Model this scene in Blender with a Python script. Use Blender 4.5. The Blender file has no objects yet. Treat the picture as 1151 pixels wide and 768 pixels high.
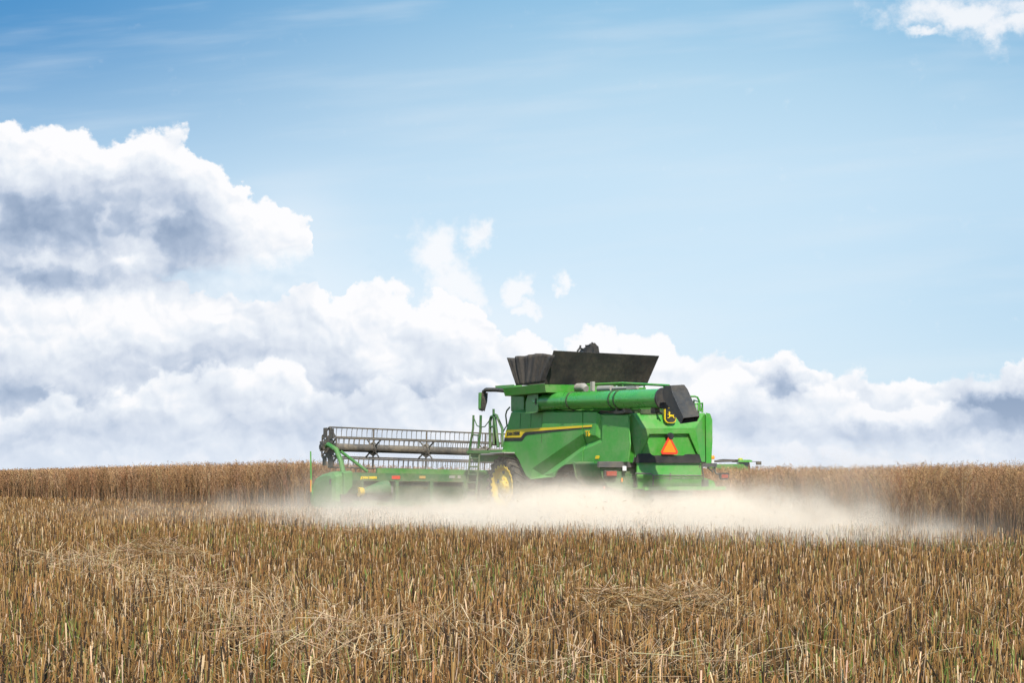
import bpy, math, random
import numpy as np
from mathutils import Vector, Matrix
random.seed(7); rng = np.random.default_rng(11)
S = bpy.context.scene; C = S.collection; D = bpy.data
R = math.radians

# ------------------------------------------------------------------ camera
EYE = 1.35
cam = D.cameras.new('camera'); camo = D.objects.new('camera', cam); C.objects.link(camo)
camo.location = (0, 0, EYE); camo.rotation_euler = (R(90), 0, 0)
cam.lens = 50; cam.sensor_width = 36; cam.shift_y = 149/1151
cam.clip_start = 0.1; cam.clip_end = 6000
S.camera = camo

# ------------------------------------------------------------------ sun, exposure
SUN_H = Vector((0.17, -0.985, 0)).normalized(); SUN_EL = 46
sdir = Vector((SUN_H.x*math.cos(R(SUN_EL)), SUN_H.y*math.cos(R(SUN_EL)), math.sin(R(SUN_EL))))
sun = D.lights.new('sun', 'SUN'); sun.energy = 5.0; sun.angle = R(0.6); sun.color = (1, .95, .87)
suno = D.objects.new('sun', sun); C.objects.link(suno)
suno.rotation_euler = sdir.to_track_quat('Z', 'Y').to_euler()
S.view_settings.view_transform = 'Standard'; S.view_settings.look = 'None'
S.view_settings.gamma = 1; S.view_settings.use_curve_mapping = False
S.view_settings.exposure = 0.18
S.cycles.use_denoising = True; S.cycles.use_adaptive_sampling = True; S.cycles.adaptive_threshold = .025; S.cycles.adaptive_min_samples = 12
S.cycles.volume_bounces = 10; S.cycles.max_bounces = 12; S.cycles.diffuse_bounces = 2; S.cycles.glossy_bounces = 2
S.cycles.transparent_max_bounces = 16

# ------------------------------------------------------------------ node helper
class G:
    """small wrapper to write node maths as expressions"""
    def __init__(s, nt): s.nt = nt
    def node(s, t, **kw):
        n = s.nt.nodes.new(t)
        for k, v in kw.items(): setattr(n, k, v)
        return n
    def put(s, sock, v):
        if v is None: return
        if isinstance(v, X): s.nt.links.new(v.s, sock)
        elif hasattr(v, 'is_linked'): s.nt.links.new(v, sock)
        else: sock.default_value = v
    def m(s, op, a, b=None, c=None, clamp=False):
        n = s.node('ShaderNodeMath', operation=op, use_clamp=clamp)
        s.put(n.inputs[0], a); s.put(n.inputs[1], b)
        if c is not None: s.put(n.inputs[2], c)
        return X(s, n.outputs[0])
    def sm(s, v, a, b):
        n = s.node('ShaderNodeMapRange', interpolation_type='SMOOTHSTEP')
        s.put(n.inputs[0], v); s.put(n.inputs[1], a); s.put(n.inputs[2], b)
        return X(s, n.outputs[0])
    def xyz(s, x, y, z=0.0):
        n = s.node('ShaderNodeCombineXYZ')
        for i, v in enumerate((x, y, z)): s.put(n.inputs[i], v)
        return X(s, n.outputs[0])
    def sep(s, v):
        n = s.node('ShaderNodeSeparateXYZ'); s.put(n.inputs[0], v)
        return [X(s, o) for o in n.outputs]
    def noise(s, vec, scale, detail=4.0, rough=.55, col=False):
        n = s.node('ShaderNodeTexNoise'); s.put(n.inputs['Vector'], vec)
        s.put(n.inputs['Scale'], scale); s.put(n.inputs['Detail'], detail); s.put(n.inputs['Roughness'], rough)
        return X(s, n.outputs['Color' if col else 'Fac'])
    def voro(s, vec, scale, detail=2.0, rough=.5):
        n = s.node('ShaderNodeTexVoronoi', feature='SMOOTH_F1', normalize=True)
        s.put(n.inputs['Vector'], vec); s.put(n.inputs['Scale'], scale); s.put(n.inputs['Detail'], detail)
        s.put(n.inputs['Roughness'], rough); n.inputs['Smoothness'].default_value = .25
        return X(s, n.outputs['Distance'])
    def mix(s, f, a, b):
        n = s.node('ShaderNodeMix', data_type='RGBA')
        s.put(n.inputs[0], f)
        for i, v in ((6, a), (7, b)):
            s.put(n.inputs[i], (*v, 1) if isinstance(v, tuple) and len(v) == 3 else v)
        return X(s, n.outputs[2])
    def curve(s, v, pts, lo, hi):
        """piecewise curve through pts (x, y); y normalised to lo..hi"""
        n = s.node('ShaderNodeFloatCurve'); x0, x1 = pts[0][0], pts[-1][0]
        cu = n.mapping.curves[0]; n.mapping.use_clip = False
        q = [((x-x0)/(x1-x0), (y-lo)/(hi-lo)) for x, y in pts]
        cu.points[0].location = q[0]; cu.points[1].location = q[-1]
        for p in q[1:-1]: cu.points.new(*p)
        for p in cu.points: p.handle_type = 'AUTO_CLAMPED'
        n.mapping.update()
        t = s.m('DIVIDE', s.m('SUBTRACT', v, x0), x1-x0, clamp=True)
        s.put(n.inputs['Value'], t)
        return X(s, n.outputs[0])*(hi-lo)+lo
    def gauss(s, coords, cen, rad):
        t = None
        for v, c, r in zip(coords, cen, rad):
            q = (v-c)*(1/r); q = q*q; t = q if t is None else t+q
        return s.m('EXPONENT', t*-1.0)
class X:
    def __init__(s, g, sock): s.g = g; s.s = sock
    def __add__(s, o): return s.g.m('ADD', s, o)
    __radd__ = __add__
    def __sub__(s, o): return s.g.m('SUBTRACT', s, o)
    def __rsub__(s, o): return s.g.m('SUBTRACT', o, s)
    def __mul__(s, o): return s.g.m('MULTIPLY', s, o)
    __rmul__ = __mul__
    def max(s, o): return s.g.m('MAXIMUM', s, o)
    def min(s, o): return s.g.m('MINIMUM', s, o)
    def clamp(s): return s.g.m('ADD', s, 0.0, clamp=True)

def lin(r, g, b):
    f = lambda c: (c/255/12.92 if c/255 <= .04045 else ((c/255+.055)/1.055)**2.4)
    return (f(r), f(g), f(b))

# ------------------------------------------------------------------ sky: Nishita plus procedural clouds laid out by compass direction
world = D.worlds.new('World'); S.world = world; world.use_nodes = True
nt = world.node_tree; nt.nodes.clear(); g = G(nt)
SKYK = 0.10
world.cycles.sampling_method = 'NONE'
tc = g.node('ShaderNodeTexCoord')
dx, dy, dz = g.sep(tc.outputs['Generated'])
ady = g.m('ABSOLUTE', dy).max(.04)
U = g.m('DIVIDE', dx, ady)*1598.6+575.5           # compass bearing of the view direction
V = 533-g.m('DIVIDE', dz, ady)*1598.6             # height above the horizon, 533 at the horizon, falling upwards
V = V.max(-900.0)
sky = g.node('ShaderNodeTexSky', sky_type='NISHITA', sun_disc=False)
sky.sun_elevation = R(SUN_EL); sky.sun_rotation = math.atan2(SUN_H.x, SUN_H.y); sky.altitude = 50
sky.air_density = 1.0; sky.dust_density = .6; sky.ozone_density = 1.2
# clear-sky colour
p = g.xyz(U*.01, V*.01)
ramp = g.node('ShaderNodeValToRGB'); g.put(ramp.inputs[0], g.m('DIVIDE', V+100, 640, clamp=True))
els = ramp.color_ramp.elements
stops = [(0, lin(120, 182, 224)), (.16, lin(158, 206, 236)), (.30, lin(190, 224, 244)), (.46, lin(206, 233, 250)), (.68, lin(212, 235, 251)), (1, lin(220, 234, 248))]
els[0].position = 0; els[0].color = (*stops[0][1], 1); els[1].position = 1; els[1].color = (*stops[-1][1], 1)
for a, c in stops[1:-1]:
    e = els.new(a); e.color = (*c, 1)
grad = X(g, ramp.outputs[0])
corner = g.gauss((U, V), (-60, -30), (470, 210))
grad = g.mix(corner*.9, grad, lin(42, 134, 198))
grad = g.mix(g.gauss((U, V), (1250, -60), (300, 190))*.5, grad, lin(84, 160, 212))
corner2 = g.gauss((U, V), (1200, 330), (230, 130))
grad = g.mix(corner2*.4, grad, lin(150, 198, 230))
cir = g.noise(g.xyz(U*.0016+V*.0004, V*.012+U*.0008), 1.6, 5.0, .55)
cir2 = g.noise(g.xyz(U*.004, V*.03+U*.002), 1.3, 4.0, .5)
cirm = g.sm(cir+(cir2-.5)*.35, .42, .78)
grad = g.mix(cirm*.28, grad, lin(226, 238, 247))
skymix = g.node('ShaderNodeMix', data_type='RGBA'); skymix.inputs[0].default_value = .86
g.put(skymix.inputs[6], sky.outputs[0])
sc_ = g.node('ShaderNodeVectorMath', operation='SCALE'); g.put(sc_.inputs[0], grad); sc_.inputs['Scale'].default_value = .90/SKYK
g.put(skymix.inputs[7], sc_.outputs[0])
clear = X(g, skymix.outputs[2])
# cloud shapes
wn = g.noise(p, .9, 3.0, .5, col=True); wr, wg, wb = g.sep(wn)
wn2 = g.noise(p, 3.6, 5.0, .58, col=True); w2r, w2g, w2b = g.sep(wn2)
w3r, w3g, w3b = g.sep(g.noise(p, 11.0, 3.0, .6, col=True))
Uw = U+(wr-.5)*70+(w2r-.5)*30+(w3r-.5)*13; Vw = V+(wg-.5)*60+(w2g-.5)*30+(w3g-.5)*13
pw = g.xyz((U+(wr-.5)*40+(w2r-.5)*22)*.01, (V+(wg-.5)*40+(w2g-.5)*22)*.0115)
def billow(vec, sc, det): return .55-g.voro(vec, sc, det, .5)
def shift(vec, x, y):
    n = g.node('ShaderNodeVectorMath', operation='ADD'); g.put(n.inputs[0], vec); n.inputs[1].default_value = (x, y, 0); return X(g, n.outputs[0])
b0 = billow(pw, 2.3, 3.0)
relief = b0-billow(shift(pw, .05, -.09), 2.3, 2.0)
bl = billow(pw, .95, 1.0)
relief_l = bl-billow(shift(pw, .13, -.22), .95, 1.0)
bump_ = b0*58+bl*34
top_b = [(-300, 270), (-100, 312), (0, 322), (100, 330), (200, 330), (270, 350), (315, 356), (345, 340), (378, 352), (398, 330), (425, 326), (446, 344), (468, 356), (500, 346), (530, 356), (560, 388), (620, 402), (680, 390), (735, 390), (765, 412), (840, 420), (885, 410), (925, 430), (975, 434), (1050, 441), (1105, 445), (1150, 420), (1300, 386), (1500, 445)]
dB = Vw-g.curve(Uw, top_b, 200, 533)+bump_
mB = g.sm(dB, 0, 9)
top_a = [(-260, 265), (-120, 176), (0, 150), (40, 166), (80, 158), (110, 172), (150, 160), (200, 172), (240, 204), (270, 222), (290, 242), (322, 238), (348, 260), (358, 306), (400, 424)]
bot_a = [(-260, 320), (-120, 340), (0, 340), (150, 335), (230, 312), (300, 304), (340, 292), (358, 284), (400, 264)]
dA = Vw-g.curve(Uw, top_a, 100, 430)+bump_
mA = g.sm(dA, 0, 9)*g.sm(g.curve(Uw, bot_a, 240, 345)-Vw+b0*20, -14, 30)
small = None
for (cu, cv, ru, rv) in ((488, 288, 34, 30), (514, 316, 40, 34), (432, 334, 30, 20), (540, 264, 20, 15), (574, 326, 15, 22), (588, 346, 12, 14), (626, 320, 11, 14), (505, 350, 50, 26), (1085, 10, 86, 24), (1130, 28, 60, 20), (1040, 34, 30, 9)):
    q = g.gauss((Uw, Vw), (cu, cv), (ru, rv)); small = q if small is None else small.max(q)
mC = g.sm(small*.95+b0*.8+bl*.2+(w2b-.5)*.8+(w3b-.5)*.4, .38, 1.15)*.85
veil = g.gauss((U, V), (215, 322), (190, 52))*.55+g.gauss((U, V), (560, 370), (190, 50))*.35+g.gauss((U, V), (330, 240), (60, 40))*.25
mask = mA.max(mB).max(mC).max(veil.clamp())
# cloud tones: sunlit tops, blue-grey bases
dark = None
for (cu, cv, ru, rv, k) in ((85, 262, 118, 52, .74), (15, 235, 60, 46, .30), (205, 272, 48, 46, .40), (60, 316, 130, 20, .42), (140, 215, 60, 26, .22), (10, 432, 60, 26, .3), (140, 420, 70, 22, .22), (40, 492, 150, 22, .40), (255, 400, 60, 24, .25), (385, 412, 24, 36, .34), (440, 440, 80, 22, .2), (330, 478, 150, 22, .2), (520, 446, 90, 18, .22), (880, 436, 30, 22, .62), (800, 472, 60, 16, .3), (1140, 464, 52, 18, .85), (1060, 484, 130, 14, .42), (900, 494, 150, 14, .34), (1240, 440, 110, 60, .8)):
    q = g.gauss((Uw, Vw), (cu, cv), (ru, rv))*k; dark = q if dark is None else dark+q
lit = None
for (cu, cv, ru, rv, k) in ((43, 296, 26, 15, .5), (97, 302, 22, 12, .42), (148, 302, 24, 14, .42), (178, 244, 20, 18, .40), (172, 272, 12, 16, .38), (122, 250, 10, 14, .3)):
    q = g.gauss((Uw, Vw), (cu, cv), (ru, rv))*k; lit = q if lit is None else lit+q
lit = lit*g.sm(b0, -.05, .2)
mott = g.noise(p, 1.3, 4.0, .5)
low = g.sm(V, 330, 420)*g.sm(U, 760, 300)
lite = .88-low*.12-dark+lit+relief*1.05+relief_l*1.0+(mott-.5)*.40+(w2b-.5)*.22+b0*.2
top_c = [(-300, 440), (0, 472), (60, 452), (120, 470), (170, 446), (215, 428), (260, 444), (300, 424), (340, 436), (390, 458), (430, 444), (470, 462), (520, 438), (560, 444), (600, 458), (700, 452), (780, 448), (830, 436), (870, 458), (930, 446), (980, 462), (1050, 472), (1110, 478), (1250, 470)]
dC = Vw-g.curve(Uw, top_c, 400, 500)+b0*62+bl*30
lite = lite+g.sm(dC, 0, 14)*g.sm(dC, 48, 4)*.17-g.sm(dC, -46, -2)*g.sm(dC, 14, 0)*.13
edge = g.sm(dA.max(dB), 60, 4)
lite = (lite+edge*.20).clamp()
rc = g.node('ShaderNodeValToRGB'); g.put(rc.inputs[0], lite)
e = rc.color_ramp.elements
e[0].position = 0; e[0].color = (*lin(150, 169, 196), 1); e[1].position = 1; e[1].color = (*lin(253, 253, 255), 1)
for a, c in ((.3, lin(180, 195, 217)), (.55, lin(212, 221, 235)), (.8, lin(234, 240, 248))):
    q = e.new(a); q.color = (*c, 1)
haze = g.sm(V, 440, 533)
ccol = g.mix(haze*.5, X(g, rc.outputs[0]), lin(212, 224, 241))
cs = g.node('ShaderNodeVectorMath', operation='SCALE'); g.put(cs.inputs[0], ccol); cs.inputs['Scale'].default_value = .885/SKYK
final = g.mix(mask, clear, X(g, cs.outputs[0]))
bg = g.node('ShaderNodeBackground'); g.put(bg.inputs[0], final); bg.inputs[1].default_value = SKYK
wo = g.node('ShaderNodeOutputWorld'); nt.links.new(bg.outputs[0], wo.inputs[0])

# ------------------------------------------------------------------ materials
def material(name, col, rough=.6, metal=0.0, coat=0.0, dust=0.0, var=.0, vscale=3.0, spec=.5, bump=0.0, bscale=40., dustcol=(.42, .33, .22)):
    m = D.materials.new(name); m.use_nodes = True; h = G(m.node_tree)
    b = m.node_tree.nodes['Principled BSDF']
    t = h.node('ShaderNodeTexCoord').outputs['Object']
    c = (*col, 1)
    if var:
        c = h.mix(h.noise(t, vscale, 5.0, .6), tuple(x*(1-var) for x in col), tuple(min(1, x*(1+var)) for x in col))
    if dust:
        n = h.noise(t, 1.3, 6.0, .65)+(h.noise(t, 9.0, 4.0, .6)-.5)*.5
        c = h.mix(h.sm(n, .3, .85)*dust, c, dustcol)
        h.put(b.inputs['Roughness'], h.sm(n, .3, .8)*.35+rough)
    else: b.inputs['Roughness'].default_value = rough
    h.put(b.inputs['Base Color'], c)
    b.inputs['Metallic'].default_value = metal; b.inputs['Coat Weight'].default_value = coat
    b.inputs['Coat Roughness'].default_value = .15; b.inputs['Specular IOR Level'].default_value = spec
    if bump:
        bn = h.node('ShaderNodeBump'); bn.inputs['Strength'].default_value = bump; bn.inputs['Distance'].default_value = .02
        h.put(bn.inputs['Height'], h.noise(t, bscale, 4.0, .6)); m.node_tree.links.new(bn.outputs[0], b.inputs['Normal'])
    return m
M = dict(
 green=material('green_paint', (.052, .33, .032), .34, coat=.25, dust=.38, var=.14),
 side=material('dusty_lightened_side_green_paint', (.068, .35, .042), .42, coat=.1, dust=.45, var=.10, dustcol=(.34, .40, .22)),  # dust film, plus a lighter green that offsets weak sun on this side
 rough=material('dusty_dark_green_paint', (.028, .13, .032), .6, dust=.45, var=.15),
 shield=material('header_shield_green_paint', (.045, .22, .035), .4, dust=.3, var=.1),
 pipe=material('green_pipe_paint', (.052, .35, .050), .2, coat=.5, dust=.12, var=.08),
 dgreen=material('dusty_green_paint', (.055, .23, .035), .5, dust=.4, var=.12),
 shade=material('dark_shade_green_steel', (.018, .06, .018), .6, dust=.35),  # dark steel tone, also stands in for shade inside cavities
 black=material('black_plastic', (.018, .018, .019), .5, dust=.12, var=.2, bump=.15),
 cover=material('black_rubber_sheet', (.017, .0165, .016), .75, dust=.16, var=.4, vscale=5, bump=.2, bscale=25),
 boot=material('grey_rubber', (.035, .034, .034), .55, dust=.16, var=.25, vscale=5, bump=.2, bscale=30),
 cloth=material('brown_grey_tarpaulin', (.055, .049, .044), .85, dust=.22, var=.2, bump=.25),
 tyre=material('dusty_tyre_rubber', (.028, .026, .024), .8, dust=.45, var=.2, bump=.3),
 yellow=material('yellow_paint', (.75, .50, .015), .4, dust=.18, var=.06),
 stripe=material('yellow_decal', (.92, .62, .015), .4, dust=.0),
 decal=material('black_decal', (.02, .022, .018), .45, dust=.22),
 steel=material('grey_steel', (.17, .16, .15), .5, metal=.6, dust=.4),
 reel=material('weathered_dark_steel', (.085, .075, .065), .6, dust=.5, var=.2),
 pale=material('pale_heat_shield', (.36, .34, .31), .6, dust=.35, var=.25, vscale=9),
 orange=material('orange_reflective_film', (.95, .27, .015), .35),
 red=material('red_reflective_film', (.72, .055, .02), .35),
 lens=material('dull_red_lens', (.42, .06, .03), .25, dust=.2),
 amber=material('amber_lens', (.95, .30, .02), .25),
 white=material('white_plastic', (.75, .74, .72), .4, dust=.15),
 glass=material('dark_glass', (.02, .025, .03), .08, spec=.8),
 mirror=material('dark_mirror_housing', (.03, .03, .028), .45, dust=.4),
)

# ------------------------------------------------------------------ mesh helpers
class MB:
    def __init__(s): s.v = []; s.f = []; s.sm = []
    def add(s, verts, faces, smooth=False):
        n = len(s.v); s.v += [tuple(v) for v in verts]
        s.f += [tuple(i+n for i in f) for f in faces]; s.sm += [smooth]*len(faces)
    def poly(s, pts, nrm):
        pts = [Vector(q) for q in pts]; n = Vector((0, 0, 0))
        for i in range(len(pts)): n += pts[i].cross(pts[(i+1) % len(pts)])
        if n.dot(Vector(nrm)) < 0: pts.reverse()
        s.add(pts, [tuple(range(len(pts)))])
    def box(s, c, d, rot=None):
        c = Vector(c); h = [x/2 for x in d]; vs = []
        for a in (-1, 1):
            for b in (-1, 1):
                for e in (-1, 1):
                    q = Vector((a*h[0], b*h[1], e*h[2]))
                    vs.append(c+(rot @ q if rot else q))
        s.add(vs, [(0, 1, 3, 2), (4, 6, 7, 5), (0, 4, 5, 1), (2, 3, 7, 6), (0, 2, 6, 4), (1, 5, 7, 3)])
    def hexa(s, lo, hi):
        """two quads, joined"""
        s.add(list(lo)+list(hi), [(3, 2, 1, 0), (4, 5, 6, 7), (0, 1, 5, 4), (1, 2, 6, 5), (2, 3, 7, 6), (3, 0, 4, 7)])
    def prism(s, pts2, axis, a, b):
        """polygon in the plane across axis, extruded from a to b"""
        def P(q, t): return {'x': (t, q[0], q[1]), 'y': (q[0], t, q[1]), 'z': (q[0], q[1], t)}[axis]
        n = len(pts2); vs = [P(q, a) for q in pts2]+[P(q, b) for q in pts2]
        s.add(vs, [tuple(range(n)), tuple(range(2*n-1, n-1, -1))]+[(i, (i+1) % n+0, (i+1) % n+n, i+n) for i in range(n)])
    def tube(s, pts, r, n=8, cap=True):
        pts = [Vector(q) for q in pts]; rr = r if isinstance(r, (list, tuple)) else [r]*len(pts); vs = []
        up = None
        for i, q in enumerate(pts):
            t = (pts[min(i+1, len(pts)-1)]-pts[max(i-1, 0)]).normalized()
            if up is None: up = t.orthogonal().normalized()
            up = (up-t*up.dot(t)).normalized(); w = t.cross(up)
            vs += [q+(up*math.cos(2*math.pi*k/n)+w*math.sin(2*math.pi*k/n))*rr[i] for k in range(n)]
        fs = [(i*n+k, i*n+(k+1) % n, (i+1)*n+(k+1) % n, (i+1)*n+k) for i in range(len(pts)-1) for k in range(n)]
        s.add(vs, fs, True)
        if cap: s.add(vs[:n], [tuple(range(n-1, -1, -1))]); s.add(vs[-n:], [tuple(range(n))])
    def lathe(s, prof, c, n=32, smooth=True):
        """profile (radius, offset) turned about the y axis through c"""
        c = Vector(c); vs = []
        for r, o in prof: vs += [c+Vector((r*math.cos(2*math.pi*k/n), o, r*math.sin(2*math.pi*k/n))) for k in range(n)]
        m = len(prof)
        s.add(vs, [(i*n+k, (i+1)*n+k, (i+1)*n+(k+1) % n, i*n+(k+1) % n) for i in range(m-1) for k in range(n)], smooth)
    def build(s, name, mat, parent=None, bevel=0, solid=0, seg=2):
        me = D.meshes.new(name); me.from_pydata(s.v, [], s.f); me.update()
        me.polygons.foreach_set('use_smooth', s.sm)
        if mat: me.materials.append(mat)
        o = D.objects.new(name, me); C.objects.link(o)
        if parent: o.parent = parent
        if solid:
            q = o.modifiers.new('thickness', 'SOLIDIFY'); q.thickness = solid; q.offset = -1
        if bevel:
            q = o.modifiers.new('bevel', 'BEVEL'); q.width = bevel; q.segments = seg; q.limit_method = 'ANGLE'; q.angle_limit = R(35)
        return o
def tag(o, label=None, cat=None, group=None, kind=None):
    for k, v in (('label', label), ('category', cat), ('group', group), ('kind', kind)):
        if v: o[k] = v
    return o
def lettering(name, text, size, origin, right, up, mat, parent, depth=.006, shear=0.0, bold=0.0):
    cu = D.curves.new(name, 'FONT'); cu.body = text; cu.size = size; cu.align_x = 'CENTER'; cu.align_y = 'CENTER'
    cu.extrude = depth; cu.offset = bold; cu.shear = shear
    t = D.objects.new(name+'_curve', cu); C.objects.link(t)
    me = D.meshes.new_from_object(t.evaluated_get(bpy.context.evaluated_depsgraph_get()))
    D.objects.remove(t); D.curves.remove(cu)
    r_, u_ = Vector(right), Vector(up); n_ = r_.cross(u_)
    m4 = Matrix((( r_.x, u_.x, n_.x, origin[0]), (r_.y, u_.y, n_.y, origin[1]), (r_.z, u_.z, n_.z, origin[2]), (0, 0, 0, 1)))
    me.transform(m4); me.materials.clear(); me.materials.append(mat); me.name = name
    o = D.objects.new(name, me); C.objects.link(o); o.parent = parent
    return o

# ------------------------------------------------------------------ ground
CROP_N = Vector((.8, .6))                       # the crop edge runs along n.p = const
m = D.materials.new('stubble_soil'); m.use_nodes = True; h = G(m.node_tree); b = m.node_tree.nodes['Principled BSDF']
t = h.node('ShaderNodeTexCoord').outputs['Object']
n1 = h.noise(t, .35, 5.0, .6); n2 = h.noise(t, 14.0, 6.0, .7)
c = h.mix(h.sm(n2, .35, .7), (.035, .022, .012), (.13, .08, .036)); c = h.mix(n1*.35, c, (.10, .06, .028))
h.put(b.inputs['Base Color'], c); b.inputs['Roughness'].default_value = .95; b.inputs['Specular IOR Level'].default_value = .1
bn = h.node('ShaderNodeBump'); bn.inputs['Strength'].default_value = .6; bn.inputs['Distance'].default_value = .05
h.put(bn.inputs['Height'], n2); m.node_tree.links.new(bn.outputs[0], b.inputs['Normal'])
mb = MB(); q = 3000
mb.add([(-q, -q, 0), (q, -q, 0), (q, q, 0), (-q, q, 0)], [(0, 1, 2, 3)])
tag(mb.build('ground', m), kind='structure')

# ------------------------------------------------------------------ combine harvester
OX, OY = 4.363, 41.082; FX, FY = -.515, .8572; LX, LY = -.8572, -.515
def sy(px, py, c):      # a sight line met with the upright plane y = c of the machine -> its own x, z
    k = (px-575.5)/1598.6; ax = OX+LX*c; ay = OY+LY*c
    x = (k*ay-ax)/(FX-k*FY); return Vector((x, c, EYE+(533-py)/1598.6*(ay+FY*x)))
def sx(px, py, c):      # the same with the plane x = c
    k = (px-575.5)/1598.6; ax = OX+FX*c; ay = OY+FY*c
    y = (k*ay-ax)/(LX-k*LY); return Vector((c, y, EYE+(533-py)/1598.6*(ay+LY*y)))
combine = D.objects.new('combine_harvester', None); C.objects.link(combine)
combine.location = (OX, OY, 0); combine.rotation_euler = (0, 0, math.atan2(FY, FX))
tag(combine, 'large green combine harvester with open black grain tank, trailing a cloud of dust', 'combine harvester')
SP = 1.47; LEFT = (0, 1, 0); REAR = (-1, 0, 0)
# body core
mb = MB()
mb.prism([(-.05, 1.78), (.02, 2.98), (2.2, 3.14), (6.15, 3.28), (6.5, 2.5), (6.5, 2.15), (5.6, 2.05), (5.1, 1.45), (3.9, 1.4), (3.4, 1.7), (.2, 1.75)], 'y', -1.2, SP-.17)
mb.build('body', M['shade'], combine)
def Q(px, py, d=0): return sy(px, py, SP-d) if not d else Vector((sy(px, py, SP).x, SP-d, sy(px, py, SP).z))
# side door panel with its pressed crease
mb = MB()
U1, U2, V1, V2, W1, W2 = Q(654.6, 488), Q(598, 527), Q(654.6, 499.5, .13), Q(606, 534.5, .13), Q(654.6, 506, .02), Q(619, 532.5, .02)
mb.poly([Q(574.7, 463.8), Q(570, 480), Q(567, 492), Q(564.5, 509), Q(574, 509.5), Q(579, 511), Q(583, 517), Q(586, 524), Q(591, 534.5), U2, U1, Q(654.6, 463.8)], LEFT)
mb.poly([U1, U2, V2, V1], LEFT); mb.poly([V1, V2, W2, W1], LEFT)
mb.poly([U2, Q(591, 534.5), Q(596, 539), V2], LEFT)
mb.poly([V2, Q(596, 539), Q(623, 536), W2], LEFT)
mb.poly([W1, W2, Q(623, 536), Q(626, 529.4), Q(630, 525.5), Q(635, 522.6), Q(648, 521), Q(654.6, 525)], LEFT)
mb.poly([Q(574.7, 463.8), Q(654.6, 463.8), Q(654.6, 461.8, .09), Q(575.3, 461.8, .09)], (0, 1, 1))
side = mb.build('side_panel', M['side'], combine, solid=.04)
# rear side panel
mb = MB()
a1, a2, a3 = Q(670.5, 463.8), Q(669.5, 489.5), Q(655.6, 488)
v1, v2, v3 = Q(673.6, 466.5, .05), Q(672.6, 494, .10), Q(655.6, 499, .13)
w1, w2, w3 = Q(677.3, 467.2, .0), Q(676.4, 497, .01), Q(655.6, 506, .02)
mb.poly([Q(655.6, 463.8), a1, a2, a3], LEFT)
mb.poly([a1, v1, v2, a2], LEFT); mb.poly([a2, v2, v3, a3], LEFT)
mb.poly([v1, w1, w2, v2], LEFT); mb.poly([v2, w2, w3, v3], LEFT)
r1, r2 = Q(704.2, 467.2, .05), Q(706.4, 500, .05)
mb.poly([w1, r1, r2, Q(704, 519.2, .05), Q(700, 519.6, .03), Q(655.6, 525.2), w3, w2], LEFT)
mb.poly([Q(655.6, 463.8), a1, Q(670.5, 461.8, .09), Q(655.6, 461.8, .09)], (0, 1, 1))
mb.poly([w1, r1, Q(704.2, 465.8, .14), Q(676, 465.4, .11), v1], (0, 1, 1))
rside = mb.build('side_panel', M['side'], combine, solid=.04)
# seams on the front panel
for a, b_ in (((585.2, 464.5), (584.6, 481.5)), ((609.5, 464.5), (609, 481)), ((597.2, 464), (596.6, 480.5)), ((609, 489), (608.6, 498))):
    mb = MB(); mb.tube([Q(*a)+Vector((0, .002, 0)), Q(*b_)+Vector((0, .002, 0))], .008, 4); mb.build('panel_seam', M['shade'], side)
# yellow stripe, black shadow stripe, lettering
def flat(name, pts, off, mat, parent):
    mb = MB(); mb.poly([q+Vector((0, off, 0)) for q in pts], LEFT); return mb.build(name, mat, parent, solid=.004)
flat('yellow_stripe', [Q(569.2, 483.6), Q(600, 481.8), Q(654.6, 478.6), Q(654.6, 480.9), Q(616, 483.8), Q(591, 486), Q(588.5, 487.6), Q(585.6, 492), Q(567.2, 492.2)], .010, M['stripe'], side)
flat('yellow_stripe', [Q(655.6, 478.5), Q(665.9, 477.9), Q(665.3, 480.1), Q(655.6, 480.8)], .010, M['stripe'], rside)
flat('black_stripe', [Q(567.2, 492.3), Q(585.7, 492.1), Q(588.6, 487.7), Q(591.1, 486.1), Q(616, 483.9), Q(654.6, 481), Q(654.6, 482.3), Q(616, 486.4), Q(593, 489.2), Q(590.5, 490.8), Q(587, 496), Q(566.8, 496.2)], .009, M['decal'], side)
flat('black_stripe', [Q(655.6, 480.9), Q(665.2, 480.2), Q(664.8, 481.2), Q(655.6, 482.2)], .009, M['decal'], rside)
lt = Q(577.3, 487.9)
lettering('maker_lettering', 'JOHN DEERE', .14, (lt.x, SP+.016, lt.z), (-1, 0, 0.012), (0, 0, 1), M['decal'], side, bold=.006)
lt = Q(660.8, 488.0); lettering('model_lettering', 'T6', .235, (lt.x, SP+.012, lt.z), (-1, 0, 0), (0, 0, 1), M['stripe'], rside, bold=.004)
lt = Q(671.3, 514.6); lettering('size_lettering', '600', .13, (lt.x, SP+.008, lt.z), (-1, 0, 0), (0, 0, 1), M['stripe'], rside, shear=.25, bold=.004)
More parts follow.
